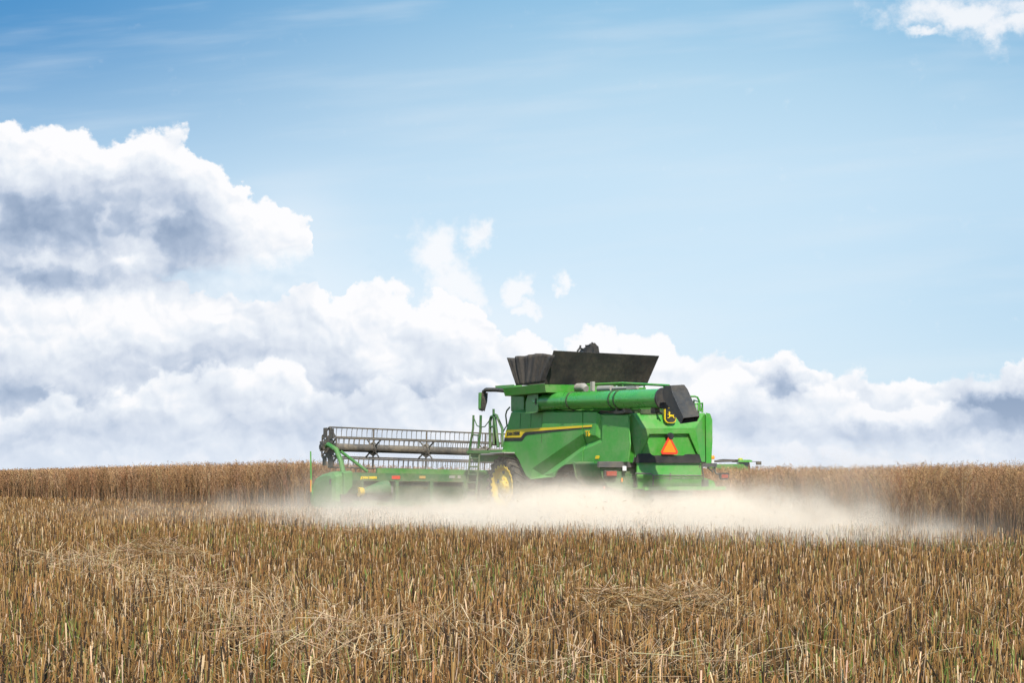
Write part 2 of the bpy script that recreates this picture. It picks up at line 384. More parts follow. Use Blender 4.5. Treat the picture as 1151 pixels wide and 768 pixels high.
# rear hood
K = lambda px, py, c=-.30: sx(px, py, c)
mb = MB()
cA, cB, cC = K(705.2, 465.6, .02), K(707.8, 500, -.02), K(705.6, 520.3, .02)
tL, tR = K(711.5, 465, -.10), K(792.3, 464.5, -.12)
rL, rR = K(722, 482, -.34), K(781.5, 481.3, -.34)
bL, bR = K(716.6, 516.6), K(787.6, 516.6)
mb.poly([cA, tL, rL, bL, K(715.6, 520.3), cC, cB], (-1, .6, 0))
mb.poly([tL, K(750, 463.3, -.10), tR, rR, rL], (-1, 0, .5))
mb.poly([tR, K(792.8, 519.5, -.24), K(788, 519.5), bR, rR], REAR)
i1, i2, i3, i4 = K(729.5, 488, -.335), K(774.5, 487.6, -.335), K(785.8, 514), K(718.6, 514)
mb.poly([rL, rR, i2, i1], REAR); mb.poly([rL, i1, i4, bL], REAR); mb.poly([rR, bR, i3, i2], REAR); mb.poly([i4, i3, bR, bL], REAR)
dv = Vector((.09, 0, 0)); j1, j2, j3, j4 = K(731, 489.4, -.24), K(773.2, 489, -.24), K(784.6, 514, -.22), K(720, 514, -.22)
mb.poly([i1, i2, j2, j1], (0, 0, -1)); mb.poly([i1, j1, j4, i4], (0, -1, 0)); mb.poly([i2, i3, j3, j2], (0, 1, 0)); mb.poly([j1, j2, j3, j4], REAR)
mb.poly([i4, j4, j3, i3], (0, 0, 1))
mb.poly([cA, tL, K(750, 463.3, -.10), tR, tR+Vector((1.2, 0, .05)), cA+Vector((1.2, 0, .05))], (0, 0, 1))
hood = mb.build('rear_hood', M['green'], combine, solid=.03)
# right side panel behind its dark gap
mb = MB()
pr = [sx(*q, -.22) for q in ((794.2, 465.5), (797.6, 466.3), (799.8, 472.5), (800, 496), (798.6, 521), (794.6, 520.2))]
mb.prism([(q.y, q.z) for q in pr], 'x', -.22, 5.9); mb.build('side_panel', M['green'], combine, bevel=.03)
mb = MB(); p1 = sx(791, 468, -.16); p2 = sx(796, 519, -.16)
mb.box((.5, (p1.y+p2.y)/2, 2.35), (1.2, abs(p1.y-p2.y)+.1, 1.35)); mb.build('panel_gap', M['black'], combine)
# emblem: black shield, yellow rim, leaping stag
def tagplate(name, outline, c, mat, parent, th=.008):
    mb = MB(); mb.prism([(y, z) for y, z in outline], 'x', c-th, c); return mb.build(name, mat, parent)
e0 = K(750.4, 467.2, -.24); sl = -.2
def shield(s_):
    w, h_ = .20*s_, .225*s_
    return [(e0.y+w*a, e0.z+h_*b_) for a, b_ in ((-.92, 1), (.92, 1), (1, .9), (1, -.55), (.8, -.86), (.45, -1), (-.45, -1), (-.8, -.86), (-1, -.55), (-1, .9))]
tagplate('emblem_border', shield(1.0), -.33, M['stripe'], hood, .05)
tagplate('emblem_shield', shield(.89), -.375, M['decal'], hood, .012)
stag = [(-.95, .25), (-.62, .18), (-.5, .38), (-.72, .78), (-.48, .62), (-.42, .92), (-.3, .6), (-.12, .75), (-.26, .45), (-.3, .12), (.25, .12), (.62, .02), (.82, .18), (.8, -.02), (.72, -.15), (1.0, -.72), (.86, -.74), (.52, -.3), (.1, -.28), (-.28, -.36), (-.55, -.72), (-.98, -.66), (-.94, -.55), (-.6, -.56), (-.45, -.2), (-.52, .04), (-.9, .12)]
tagplate('leaping_stag', [(e0.y-.13*a, e0.z+.125*b_) for a, b_ in stag], -.392, M['stripe'], hood, .008)
# slow vehicle triangle
t0 = K(752.3, 503, -.40)
def trunc(s_, cut, c):
    P = []
    for k in range(3):
        a = R(90+120*k); p0 = Vector((math.cos(a), math.sin(a)))
        for sgn in (-1, 1):
            a2 = R(90+120*(k+sgn)); p1 = Vector((math.cos(a2), math.sin(a2))); P.append(p0.lerp(p1, cut))
    return [(t0.y-q.x*s_*1.12, t0.z-.02+q.y*s_*1.02) for q in P]
tri = tagplate('warning_triangle', trunc(.365, .13, 0), -.40, M['red'], combine, .012)
tagplate('triangle_centre', trunc(.25, .05, 0), -.413, M['orange'], tri, .003)
mb = MB(); q = K(753, 490.6, -.36); mb.tube([(q.x+.1, q.y, q.z), (q.x-.06, q.y, q.z)], .10, 12); mb.box((q.x+.03, q.y, q.z-.1), (.06, .12, .2)); mb.build('rear_lamp', M['black'], combine, bevel=.01)
# bumper strip
mb = MB(); c_ = -.36
def BX(px, py): q = sx(px, py, c_); return (q.y, q.z)
mb.prism([BX(715.4, 519.6), BX(717.5, 511.2), BX(731, 511), BX(733.5, 513.2), BX(771.5, 513.4), BX(773.5, 511.6), BX(785.6, 511.8), BX(788, 519.8)], 'x', c_, c_+.14)
mb.build('bumper', M['black'], combine, bevel=.025)
# tail panel below, its rails, spreader deck
def LX_(px, py, c): q = sx(px, py, c); return q
mb = MB()
mb.poly([LX_(716.4, 520, -.28), LX_(788, 520, -.28), LX_(788.6, 535.2, -.34), LX_(716.2, 535.2, -.34)], REAR)
mb.poly([LX_(716.2, 535.3, -.34), LX_(788.6, 535.3, -.34), LX_(788.2, 549, -.20), LX_(717, 549, -.20)], REAR)
tail = mb.build('tail_panel', M['green'], combine, solid=.05)
mb = MB()
mb.tube([LX_(714, 532.6, -.45), LX_(732, 532.8, -.47), LX_(734.5, 535, -.48), LX_(734, 546, -.42)], .022, 8)
mb.tube([LX_(734.5, 534.6, -.48), LX_(789, 535, -.48)], .018, 8); mb.tube([LX_(734, 537.8, -.47), LX_(788.5, 537.9, -.47)], .013, 8)
mb.tube([LX_(753.5, 532, -.46), LX_(753.5, 540, -.46)], .02, 8)
mb.build('grab_rail', M['steel'], tail)
mb = MB(); a_, b2 = LX_(716, 549.5, -.2), LX_(806, 553.5, -.2)
mb.box((-.05, (a_.y+b2.y)/2, .93), (1.0, a_.y-b2.y, .05)); mb.box((-.56, (a_.y+b2.y)/2-.02, .925), (.03, a_.y-b2.y+.04, .10))
mb.prism([(LX_(q_, r_, -.1).y, LX_(q_, r_, -.1).z) for q_, r_ in ((788.5, 537), (801, 541.5), (804, 550), (788.5, 550))], 'x', -.15, .9)
deck = mb.build('spreader_deck', M['green'], combine, bevel=.01)
mb = MB(); mb.box((.5, .25, .62), (1.2, 2.3, .5)); mb.tube([(-.15, .75, .86), (-.15, .75, .50)], .42, 16); mb.tube([(-.15, -.45, .86), (-.15, -.45, .50)], .42, 16); mb.build('straw_spreader', M['shade'], combine)
mb = MB(); mb.tube([LX_(788.5, 523, -.3), LX_(790.5, 534, -.3), LX_(791.5, 546, -.25)], .022, 6); mb.tube([LX_(786, 523, -.3), LX_(789, 547, -.25)], .018, 6); mb.box(LX_(792, 545, -.2), (.12, .2, .3)); mb.build('gas_strut', M['steel'], combine)
# chopper housing, left rear corner
mb = MB()
cq = [sx(*q_, .05) for q_ in ((675, 520.5), (706, 520.5), (716, 522), (716, 551), (706, 553), (684, 546), (678, 536))]
mb.prism([(q_.y, q_.z) for q_ in cq], 'x', .05, 1.4); mb.build('chopper_housing', M['rough'], combine, bevel=.04)
mb = MB(); a_ = sx(690, 522.5, -.02); mb.box((-.0, a_.y-.1, a_.z), (.10, 1.25, .17)); mb.build('light_bar', M['steel'], combine, bevel=.01)
bar = D.objects[list(o.name for o in combine.children if o.name.startswith('light_bar'))[0]]
def lamp(name, px, py, c, w, h_, mat, parent):
    q = sx(px, py, c); mb = MB(); mb.box(q, (.06, w, h_)); return mb.build(name, mat, parent, bevel=.015)
q = sx(687, 533, -.06); mb = MB(); mb.box((q.x+.05, q.y, q.z), (.10, .42, .2)); hs = mb.build('tail_light', M['mirror'], combine, bevel=.02)
lamp('lens', 687.4, 532.8, -.10, .33, .13, M['lens'], hs)
lamp('reflector', 699, 540, -.02, .04, .12, M['amber'], bar); lamp('reflector', 679, 548.5, -.02, .05, .09, M['lens'], bar)
lamp('work_light', 701.8, 527, -.08, .12, .14, M['white'], bar)
# right tail light on its arm
mb = MB(); a_, b2 = sx(788.4, 523, -.3), sx(804.6, 523.6, -.3)
mb.box((-.3, (a_.y+b2.y)/2, a_.z-.0), (.10, a_.y-b2.y, .11)); mb.tube([sx(796, 526, -.3), sx(801, 531, -.3), sx(801.5, 526, -.3)], .025, 6)
mb.tube([sx(803.4, 524, -.3), sx(803.4, 529, -.3), sx(804.5, 532.4, -.3), sx(807.5, 533.6, -.3), sx(812, 533.6, -.3)], .024, 8); mb.build('light_bar', M['steel'], combine)
q = sx(813, 536, -.3); mb = MB()
mb.prism([(q.y+.155, q.z+.10), (q.y-.155, q.z+.10), (q.y-.155, q.z-.02), (q.y-.11, q.z-.085), (q.y+.10, q.z-.085), (q.y+.14, q.z-.02)], 'x', -.36, -.28)
hs = mb.build('tail_light', M['mirror'], combine, bevel=.01); mb = MB(); mb.box((-.372, q.y, q.z+.005), (.02, .24, .10)); mb.build('lens', M['lens'], hs, bevel=.015)
q = sx(801, 517, .3); mb = MB(); mb.tube([(q.x, q.y, q.z-.14), (q.x, q.y, q.z+.02)], .05, 10); mb.box((q.x, q.y+.06, q.z-.16), (.12, .2, .03)); be = mb.build('beacon', M['white'], combine)
mb = MB(); mb.tube([(q.x, q.y, q.z+.02), (q.x, q.y, q.z+.10), (q.x, q.y, q.z+.125)], [.06, .06, .035], 10); mb.build('lens', M['amber'], be)

# unloading auger
AY = 1.42
mb = MB(); p0 = sy(606, 452.0, AY); p1 = sy(746, 448.0, AY); ar = .265
dirn = (p1-p0).normalized()
mb.tube([p0, p1], ar, 28); pipe = mb.build('unloading_auger', M['pipe'], combine)
for px in (611, 648.5, 696.5, 702):
    c0 = p0.lerp(p1, (px-606)/140); mb = MB(); mb.tube([c0-dirn*.03, c0+dirn*.03], ar+.018, 28); mb.build('pipe_clamp', M['shade'], pipe)
mb = MB()   # elbow at the front: upright casing with sloped top
ez = sy(600, 463, AY).z
mb.prism([(p0.x+.32, ez), (p0.x+.32, p0.z-.02), (p0.x+.18, p0.z+.22), (p0.x-.06, p0.z+.285), (p0.x-.30, p0.z+.285), (p0.x-.30, p0.z-.27), (p0.x-.14, ez)], 'y', AY-.29, AY+.26)
mb.build('auger_elbow', M['green'], combine, bevel=.06, seg=3)
mb = MB(); c0 = p0.lerp(p1, .68); mb.box((c0.x, AY-.1, c0.z-.36), (.5, .3, .06)); mb.box((c0.x+.12, AY-.05, c0.z-.31), (.08, .2, .12)); mb.box((c0.x-.25, AY-.05, c0.z-.31), (.12, .2, .14)); mb.build('auger_cradle', M['steel'], combine)
mb = MB(); c0 = p0.lerp(p1, .94); mb.box((c0.x, AY, c0.z-.33), (.22, .16, .16)); mb.tube([(c0.x, AY, c0.z-.35), (c0.x-.3, AY, c0.z-.42)], .03, 6); mb.build('auger_latch', M['mirror'], combine, bevel=.02)
# spout
YS = AY+.27
def duo(pxl, pxr):      # left corner on the plane of the left cheek, right corner at the same x
    a = sy(*pxl, YS); b_ = sx(*pxr, a.x); return a, b_
Lt, Rt = duo((755.6, 441), (772.0, 438.5)); Lb, Rb = duo((769, 470.6), (785.5, 468.6))
f1_, g1_ = duo((745.6, 441), (760, 438.5)); f2_, g2_ = duo((747.4, 450), (763, 449)); f3_, g3_ = duo((765.9, 476.2), (783.4, 473.4))
u1, u2 = duo((754.4, 434.2), (768.5, 433.6)); u3, u4 = duo((748.0, 434.6), (761, 434))
lm, rm = duo((757.6, 446), (774.6, 444.5))
bot = [f3_, Lb, Rb, g3_]
mb = MB(); vs = [u3, u1, u2, u4, f1_, Lt, Rt, g1_, f2_, lm, rm, g2_]+bot
fs = [(3, 2, 1, 0)]
for L_ in range(3):
    for k in range(4): fs.append((L_*4+k, L_*4+(k+1) % 4, L_*4+4+(k+1) % 4, L_*4+4+k))
mb.add(vs, fs)
boot = mb.build('auger_spout', M['boot'], combine, solid=.03, bevel=.02)
cB_ = sum((Vector(q) for q in bot), Vector())/4
mb = MB(); mb.poly([Vector(q).lerp(cB_, .06)+(Vector(lm)-Vector(Lb)).normalized()*.14 for q in bot], (0, 0, -1)); mb.build('spout_mouth', M['black'], boot)
mb = MB(); mb.tube([p1-dirn*.03, p1+dirn*.04], ar+.03, 24); mb.build('spout_collar', M['boot'], boot)

# grain tank
TX0, TX1, TW = 3.35, 5.85, 1.9
mb = MB()
mb.prism([(TX0, 3.15), (TX1+.25, 3.15), (TX1+.25, 3.95), (TX0, 3.80)], 'y', -1.2, .98); mb.build('grain_tank', M['dgreen'], combine)
r0, r1 = sx(612, 431.5, TX0), sx(726, 433.5, TX0)
mb = MB()
zr = r0.z
mb.hexa([(TX0+.02, r0.y-.06, zr-.26), (TX1-.05, r0.y-.06, zr-.26), (TX1-.05, r1.y+.06, zr-.26), (TX0+.02, r1.y+.06, zr-.26)], [(TX0-.02, r0.y, zr), (TX1-.02, r0.y, zr), (TX1-.02, r1.y, zr), (TX0-.02, r1.y, zr)])
mb.build('tank_rim', M['green'], combine, bevel=.01)
tx = TX0-.42
t0_, t1_ = sx(622, 394, tx), sx(740.5, 400, tx)
def slab(a, b_, c, d, th):
    mb = MB(); n = (Vector(b_)-Vector(a)).cross(Vector(d)-Vector(a)).normalized()*th
    mb.hexa([a, b_, c, d], [Vector(q)+n for q in (a, b_, c, d)]); return mb
slab(r0, r1, t1_, t0_, .035).build('tank_cover', M['cover'], combine, bevel=.008)
f0 = sy(580, 433, r0.y); fx = f0.x
fr0 = Vector((fx, r0.y, r0.z+.04)); fr1 = Vector((fx, r1.y, r1.z+.04)); ft0 = sy(569.5, 402.6, r0.y+.12); ft1 = Vector((ft0.x, r1.y-.1, ft0.z+.02))
slab(fr0, fr1, ft1, ft0, .035).build('tank_cover', M['cover'], combine, bevel=.008)
slab((TX0+.1, r1.y, r1.z), (fx-.1, r1.y, r1.z), (ft0.x-.2, r1.y-.25, ft0.z), (tx+.1, r1.y-.25, t1_.z), .03).build('tank_cover', M['cover'], combine, bevel=.008)
# folded cloth gusset on the left
mb = MB(); nu, nv = 60, 10; vs = []
tops = [(570.5, 402.8), (575.2, 403.2), (575.6, 400.4), (586, 400), (589, 398.8), (596, 397.3), (606, 397.2), (613, 398.4), (625, 399.6)]
for i in range(nu+1):
    u = i/nu; px = 570.5+u*54.5
    for k in range(len(tops)-1):
        if tops[k][0] <= px <= tops[k+1][0]+1e-6:
            w = (px-tops[k][0])/(tops[k+1][0]-tops[k][0]); py = tops[k][1]*(1-w)+tops[k+1][1]*w; break
    tp = sy(px, py, r0.y+.10); bt = Vector((fx+.02+(TX0+.02-fx)*u, r0.y-.02, r0.z+.03))
    for j in range(nv+1):
        v = j/nv; q = bt.lerp(tp, v)
        fold = math.sin(u*38+math.sin(v*2.5)*.9)*.035+math.sin(u*83+v*3)*.018+math.sin(u*17-v*2)*.03
        q.y += fold*(.35+.65*v)-math.sin(u*math.pi)*.16*v
        q.x += math.sin(u*51+v)*.012; vs.append(q)
mb.add(vs, [(i*(nv+1)+j, (i+1)*(nv+1)+j, (i+1)*(nv+1)+j+1, i*(nv+1)+j+1) for i in range(nu) for j in range(nv)], True)
mb.build('cloth_gusset', M['cloth'], combine, solid=.008)
# loading auger head sticking out of the tank
mb = MB(); q0 = sx(663, 392, 4.4)
def H(px, py): return sx(px, py, 4.4)
mb.prism([(H(a, b_).y, H(a, b_).z) for a, b_ in ((653, 397), (656, 392.5), (661, 390.6), (661, 387.6), (663.5, 388.4), (666.5, 386), (669, 389), (670.5, 390), (671.5, 397))], 'x', 4.3, 4.55)
mb.tube([H(649, 395), H(652, 391), H(652.5, 388.5)], .035, 6); mb.tube([H(652, 391.5), H(656, 393)], .03, 6); mb.tube([H(664, 388), H(665.5, 385.4), H(668, 387.4)], .03, 6)
mb.tube([Vector((4.4, H(662, 390).y, 3.6)), H(662, 391)], .16, 10)
mb.build('loading_auger', M['black'], combine, bevel=.015)

# engine deck clutter
mb = MB(); mb.box((1.55, -.15, 3.13), (3.4, 2.1, .14)); mb.build('engine_deck', M['shade'], combine)
mb = MB(); mb.prism([(3.3, 3.2), (.7, 3.2), (.55, 3.5), (1.0, 3.66), (3.3, 3.70)], 'y', -1.1, .55); mb.build('engine_cover', M['green'], combine, bevel=.04)
def E_(px, py, c=.75): return sy(px, py, c)
mb = MB(); mb.tube([E_(641, 436.4), E_(648, 435.8)], .12, 14); mb.tube([E_(648.4, 435.8), E_(656, 435.6), E_(659, 437.6)], [.13, .13, .10], 14); mb.build('muffler', M['pale'], combine)
mb = MB(); mb.tube([E_(673, 437.4), E_(688, 436.8)], .09, 12); mb.tube([E_(689, 437), E_(715, 436)], .05, 10); mb.box(E_(666, 434.5), (.12, .1, .28)); mb.box(E_(711, 436.2), (.5, .1, .08)); mb.build('exhaust_pipe', M['pale'], combine)
mb = MB(); mb.tube([E_(660, 432.6, .6), E_(700, 430.8, .6), E_(752, 433.6, .6)], .035, 8); mb.tube([E_(682, 431.6, .55), E_(712, 434.6, .55)], .03, 8); mb.tube([E_(664, 433.4, .62), E_(672, 434.4, .62)], .02, 6)
for a, b_ in (((700, 430.8), (701, 440)), ((724, 432), (724, 440)), ((746, 433), (747, 441))): mb.tube([E_(*a, .6), E_(*b_, .6)], .025, 6)
mb.build('deck_rail', M['green'], combine)
mb = MB()
def RR(px, py, c=.2): return sx(px, py, c)
mb.tube([RR(774, 446), RR(781, 445.8), RR(784, 447), RR(786, 451), RR(787.8, 463)], .028, 8)
mb.tube([RR(782, 464), RR(782.2, 454), RR(789.5, 453.4), RR(789.5, 464)], .03, 8); mb.tube([RR(785, 464), RR(785.3, 454)], .035, 8); mb.tube([RR(779, 455, .4), RR(790, 453.5)], .02, 6)
mb.tube([RR(780, 464, 1.4), RR(780, 450, 1.4), RR(786, 452)], .025, 8)
mb.build('deck_rail', M['green'], combine)
# cables below the auger
mb = MB(); r_ = random.Random(3)
for k in range(9):
    pts = []
    for i in range(9):
        px = 612+i*11; pts.append(sy(px, 463.4-.6*(i > 5)+r_.uniform(-1.4, 1.0), SP-.05-.25*r_.random()))
    mb.tube(pts, .02, 5)
mb.build('cable', M['mirror'], combine)
mb = MB(); mb.prism([(p0.x+.1, 3.24), (p1.x+1.9, 3.0), (p1.x+1.9, 3.14), (p0.x+.1, 3.34)], 'y', .2, SP-.10); mb.build('auger_trough', M['shade'], combine)

# cab (mostly hidden behind the body)
mb = MB(); b0_ = sy(573.9, 437, 1.2); b1_ = sy(589, 461.8, 1.2)
mb.box(((b0_.x+b1_.x)/2, .95, (b0_.z+b1_.z)/2), (abs(b0_.x-b1_.x), .5, b0_.z-b1_.z)); mb.build('air_intake_box', M['green'], combine, bevel=.03)
mb = MB(); mb.box((5.6, .4, 3.6), (.9, 1.2, .75)); mb.build('cab_rear_wall', M['dgreen'], combine, bevel=.02)
mb = MB(); mb.prism([(5.9, 2.2), (7.0, 2.0), (7.25, 2.3), (7.15, 3.6), (5.9, 3.6)], 'y', -1.25, .15); cabo = mb.build('cab', M['glass'], combine, bevel=.04)
mb = MB(); mb.prism([(5.7, 3.62), (7.3, 3.62), (7.35, 3.75), (7.0, 3.92), (5.7, 3.95)], 'y', -1.35, .25); mb.build('cab_roof', M['green'], cabo, bevel=.05)
mb = MB()
a_ = [sy(q_, r_, 1.25) for q_, r_ in ((558.5, 434.6), (579, 433.2), (579, 438.6), (566, 438.4), (558.8, 437))]
mb.prism([(q_.x, q_.z) for q_ in a_], 'y', 1.0, 1.3); mb.build('roof_bracket', M['green'], combine, bevel=.02)
mb = MB(); mb.tube([sy(576, 441.5, 1.3), sy(571, 439.6, 1.32), sy(558, 438.4, 1.36), sy(546.5, 438.3, 1.4), sy(544, 440, 1.4), sy(543.4, 444, 1.4)], .07, 8); mb.tube([sy(575, 438, 1.3), sy(575, 443, 1.3)], .1, 8); arm = mb.build('mirror_arm', M['mirror'], combine)
mb = MB(); a_ = [sx(q_, r_, sy(543.4, 450, 1.4).x) for q_, r_ in ((541.2, 441.8), (547.2, 442.4), (546.4, 452), (543.8, 461.8), (540.2, 460.4))]
mb.prism([(q_.y, q_.z) for q_ in a_], 'x', a_[0].x-.04, a_[0].x+.10); mr = mb.build('mirror', M['mirror'], combine, bevel=.02)
mb = MB(); a2_ = a_[0].x+.04; mb.prism([(sx(q_, r_, a2_).y, sx(q_, r_, a2_).z) for q_, r_ in ((539.4, 441.6), (541.2, 441.8), (540.4, 460.4), (539.2, 459.6))], 'x', a2_-.05, a2_+.10); mb.build('mirror_back', M['green'], mr)

# access platform, ladder, rails, extinguisher
PY = 1.55
def A_(px, py, c=PY): return sy(px, py, c)
mb = MB(); q1, q2 = A_(526, 512), A_(566, 505)
mb.box(((q1.x+q2.x)/2+.0, PY-.35, 2.08), (q1.x-q2.x, .8, .09)); mb.prism([(q2.x-.2, 1.75), (q1.x-.3, 1.75), (q1.x, 2.05), (q2.x-.2, 2.05)], 'y', .5, PY-.05); mb.build('platform', M['dgreen'], combine)
mb = MB()
mb.tube([A_(532.2, 467), A_(531.8, 482), A_(528.6, 500), A_(527, 512)], .038, 8); mb.tube([A_(540.4, 467), A_(540, 484), A_(537.5, 504)], .045, 8)
mb.tube([A_(554.8, 460), A_(555, 500)], .04, 8)
mb.tube([A_(550.8, 504), A_(550.8, 474), A_(552, 469), A_(554.2, 468), A_(556.2, 470), A_(560, 503)], .05, 8); mb.tube([A_(550.8, 480), A_(557.4, 480)], .035, 6)
mb.tube([A_(555.5, 466.2), A_(558, 467), A_(564.6, 482), A_(564.8, 503)], .045, 8)
mb.tube([A_(533, 471), A_(536, 478.5), A_(540, 480.6), A_(545, 479.8), A_(550.8, 472)], .018, 6); mb.tube([A_(565, 487), A_(568, 481, 1.4), A_(570.5, 478, 1.3)], .02, 6)
mb.tube([A_(573, 458, 1.35), A_(569.6, 462, 1.35), A_(568.4, 467, 1.35), A_(570, 480, 1.3)], .025, 6)
mb.tube([A_(531, 489), A_(540, 490)], .025, 6)
mb.build('platform_rail', M['rough'], combine)
mb = MB(); q1 = A_(553.6, 488); mb.tube([(q1.x, PY-.1, q1.z), (q1.x, PY-.1, q1.z-.38)], .10, 12); mb.tube([(q1.x, PY-.1, q1.z+.08), (q1.x, PY-.1, q1.z)], [.03, .09], 10); mb.build('fire_extinguisher', material('dusty_red_paint', (.20, .05, .035), .5, dust=.4), combine)
mb = MB(); mb.tube([A_(528.6, 511, 1.75), A_(523.4, 568, 1.75)], .035, 8); mb.tube([A_(539, 511, 1.75), A_(534, 568, 1.75)], .035, 8)
for k in range(6): 
    a_ = 516+k*9; mb.tube([A_(528.3-k*.85, a_, 1.75), A_(538.6-k*.85, a_, 1.75)], .03, 6)
mb.build('ladder', M['rough'], combine)
mb = MB(); mb.box((6.9, 1.35, 1.99), (1.5, .7, .05)); mb.box((6.3, 1.5, 2.02), (.9, .75, .04)); mb.build('front_fender', M['pale'], combine, bevel=.01)
# axle, feeder house
mb = MB(); mb.tube([(6.47, 1.3, .92), (6.47, -1.3, .92)], .2, 10); mb.tube([(3.0, 1.1, .75), (3.0, -1.1, .75)], .14, 10); mb.box((4.5, 0, 1.25), (4.2, 1.1, .5)); mb.build('chassis', M['shade'], combine)
mb = MB(); mb.hexa([(6.3, .75, 1.25), (6.3, -.75, 1.25), (9.3, -.8, .35), (9.3, .8, .35)], [(6.3, .75, 2.0), (6.3, -.75, 2.0), (9.3, -.8, 1.15), (9.3, .8, 1.15)]); mb.build('feeder_house', M['dgreen'], combine, bevel=.02)

# wheels
def wheel(x, y, r, rim, w, side_, lugs, rmat):
    mb = MB(); o = w/2
    mb.lathe([(rim*.98, -o*.86), (rim*1.12, -o*1.0), (r*.86, -o*1.03), (r*.95, -o*.93), (r*.965, -o*.5), (r*.965, o*.5), (r*.95, o*.93), (r*.86, o*1.03), (rim*1.12, o*1.0), (rim*.98, o*.86)], (x, y, r), 48)
    for k in range(lugs):
        for sg in (-1, 1):
            a = 2*math.pi*(k+(.5 if sg > 0 else 0))/lugs; da = .9*2*math.pi/lugs
            lo, hi = [], []
            for (aa, yy) in ((a, sg*o*1.05), (a+.34*2*math.pi/lugs, sg*o*1.05), (a+da+.30*2*math.pi/lugs, -sg*o*.06), (a+da, -sg*o*.06)):
                for rr, L_ in ((r*.95, lo), (r*1.015, hi)):
                    L_.append((x+rr*math.cos(aa), y+yy, r+rr*math.sin(aa)))
            if sg < 0: lo.reverse(); hi.reverse()
            mb.hexa(lo, hi)
            lo, hi = [], []
            for (aa, rr) in ((a, r*1.01), (a+.34*2*math.pi/lugs, r*1.01), (a+.30*2*math.pi/lugs, r*.84), (a+.05*2*math.pi/lugs, r*.84)):
                lo.append((x+rr*math.cos(aa), y+sg*o*.98, r+rr*math.sin(aa))); hi.append((x+rr*math.cos(aa), y+sg*o*1.09, r+rr*math.sin(aa)))
            mb.hexa(lo, hi)
    ty = mb.build('wheel', M['tyre'], combine)
    s_ = side_*o
    mb = MB(); mb.lathe([(rim*1.02, s_*.80), (rim*1.05, s_*1.0), (rim*.97, s_*1.02), (rim*.93, s_*.74), (rim*.62, s_*.62), (rim*.55, s_*.80), (rim*.28, s_*.86), (rim*.26, s_*1.0), (rim*.2, s_*1.04), (.001, s_*1.04)], (x, y, r), 40)
    nt_ = 22
    for k in range(nt_):       # cleats round the edge of the rim
        a = 2*math.pi*k/nt_; lo, hi = [], []
        for aa, rr in ((a, rim*1.02), (a+.15, rim*1.02), (a+.12, rim*1.12), (a+.03, rim*1.12)):
            lo.append((x+rr*math.cos(aa), y+s_*.98, r+rr*math.sin(aa))); hi.append((x+rr*math.cos(aa), y+s_*1.06, r+rr*math.sin(aa)))
        mb.hexa(lo, hi)
    for k in range(10):
        a = R(36*k); mb.tube([(x+rim*.38*math.cos(a), y+s_*.8, r+rim*.38*math.sin(a)), (x+rim*.38*math.cos(a), y+s_*.88, r+rim*.38*math.sin(a))], .03, 6)
    mb.build('rim', rmat, ty)
    for k in range(6):
        a = R(60*k+20); mb = MB(); mb.tube([(x+rim*.77*math.cos(a), y+s_*.66, r+rim*.77*math.sin(a)), (x+rim*.77*math.cos(a), y+s_*.70, r+rim*.77*math.sin(a))], rim*.13, 12); mb.build('rim_opening', M['shade'], ty)
wheel(6.42, 1.27, .95, .62, .68, 1, 21, M['yellow']); wheel(6.42, -1.35, .95, .62, .68, -1, 21, M['yellow'])
wheel(3.05, .92, .72, .36, .5, 1, 17, M['mirror']); wheel(3.05, -1.05, .72, .36, .5, -1, 17, M['mirror'])

# header: frame with end shields, reel on arms
HX = 9.35; YL = sx(384, 540, HX).y; YR = -YL+.1; TILT = -.016
def tz(y): return TILT*(YL-y)          # slight list to the right
mb = MB(); 
def hb(x0, x1, z0, z1, ya, yb):
    mb.hexa([(x0, ya, z0+tz(ya)), (x1, ya, z0+tz(ya)), (x1, yb, z0+tz(yb)), (x0, yb, z0+tz(yb))], [(x0, ya, z1+tz(ya)), (x1, ya, z1+tz(ya)), (x1, yb, z1+tz(yb)), (x0, yb, z1+tz(yb))])
hb(HX-.02, HX+.22, 1.14, 1.40, YL, YR); hb(HX-.1, HX+.1, .30, .48, YL, YR)
for k in range(9):
    y = YL-.7-k*(YL-YR-1.4)/8
    hb(HX-.03, HX+.12, .4, 1.15, y+.06, y-.06)
hf = mb.build('header_frame', M['rough'], combine)
mb = MB(); hb(HX+.12, HX+.2, .35, 1.13, YL, YR); mb.build('back_sheet', M['shade'], hf)  # darkened so the header cavity's shade is in its colour
mb = MB(); hb(HX+.05, HX+.14, 1.40, 1.56, YL-1.3, YR+1.3); mb.build('top_shield', M['dgreen'], hf)
mb = MB(); hb(HX+.2, HX+2.0, .28, .34, YL, YR); mb.build('cutter_deck', M['shade'], hf)
def hbit(name, pts, c, th, mat):
    mb2 = MB(); mb2.prism([(sx(a, b_, c).y, sx(a, b_, c).z) for a, b_ in pts], 'x', c-th, c); return mb2.build(name, mat, hf, bevel=.004)
hbit('reflector', [(440.5, 535.3), (449.5, 535.3), (449.5, 538.8), (440.5, 538.8)], HX-.03, .012, M['red'])
hbit('reflector', [(471.5, 535.4), (478, 535.4), (478, 538.2), (471.5, 538.2)], HX-.03, .012, material('faded_amber_film', (.55, .33, .08), .5, dust=.3))
hbit('side_label', [(505, 535.2), (511, 535.2), (511, 537.6), (505, 537.6)], HX-.03, .012, M['pale']); hbit('side_label', [(514.5, 535), (517.5, 535), (517.5, 538), (514.5, 538)], HX-.03, .012, M['pale'])
hbit('data_plate', [(430, 547.5), (441.5, 547.5), (441.5, 554), (430, 554)], HX-.05, .02, material('dull_grey_plate', (.22, .2, .18), .6))
hbit('gearbox', [(381, 556), (393.5, 556), (393.5, 565), (381, 565)], HX-.05, .2, M['mirror'])
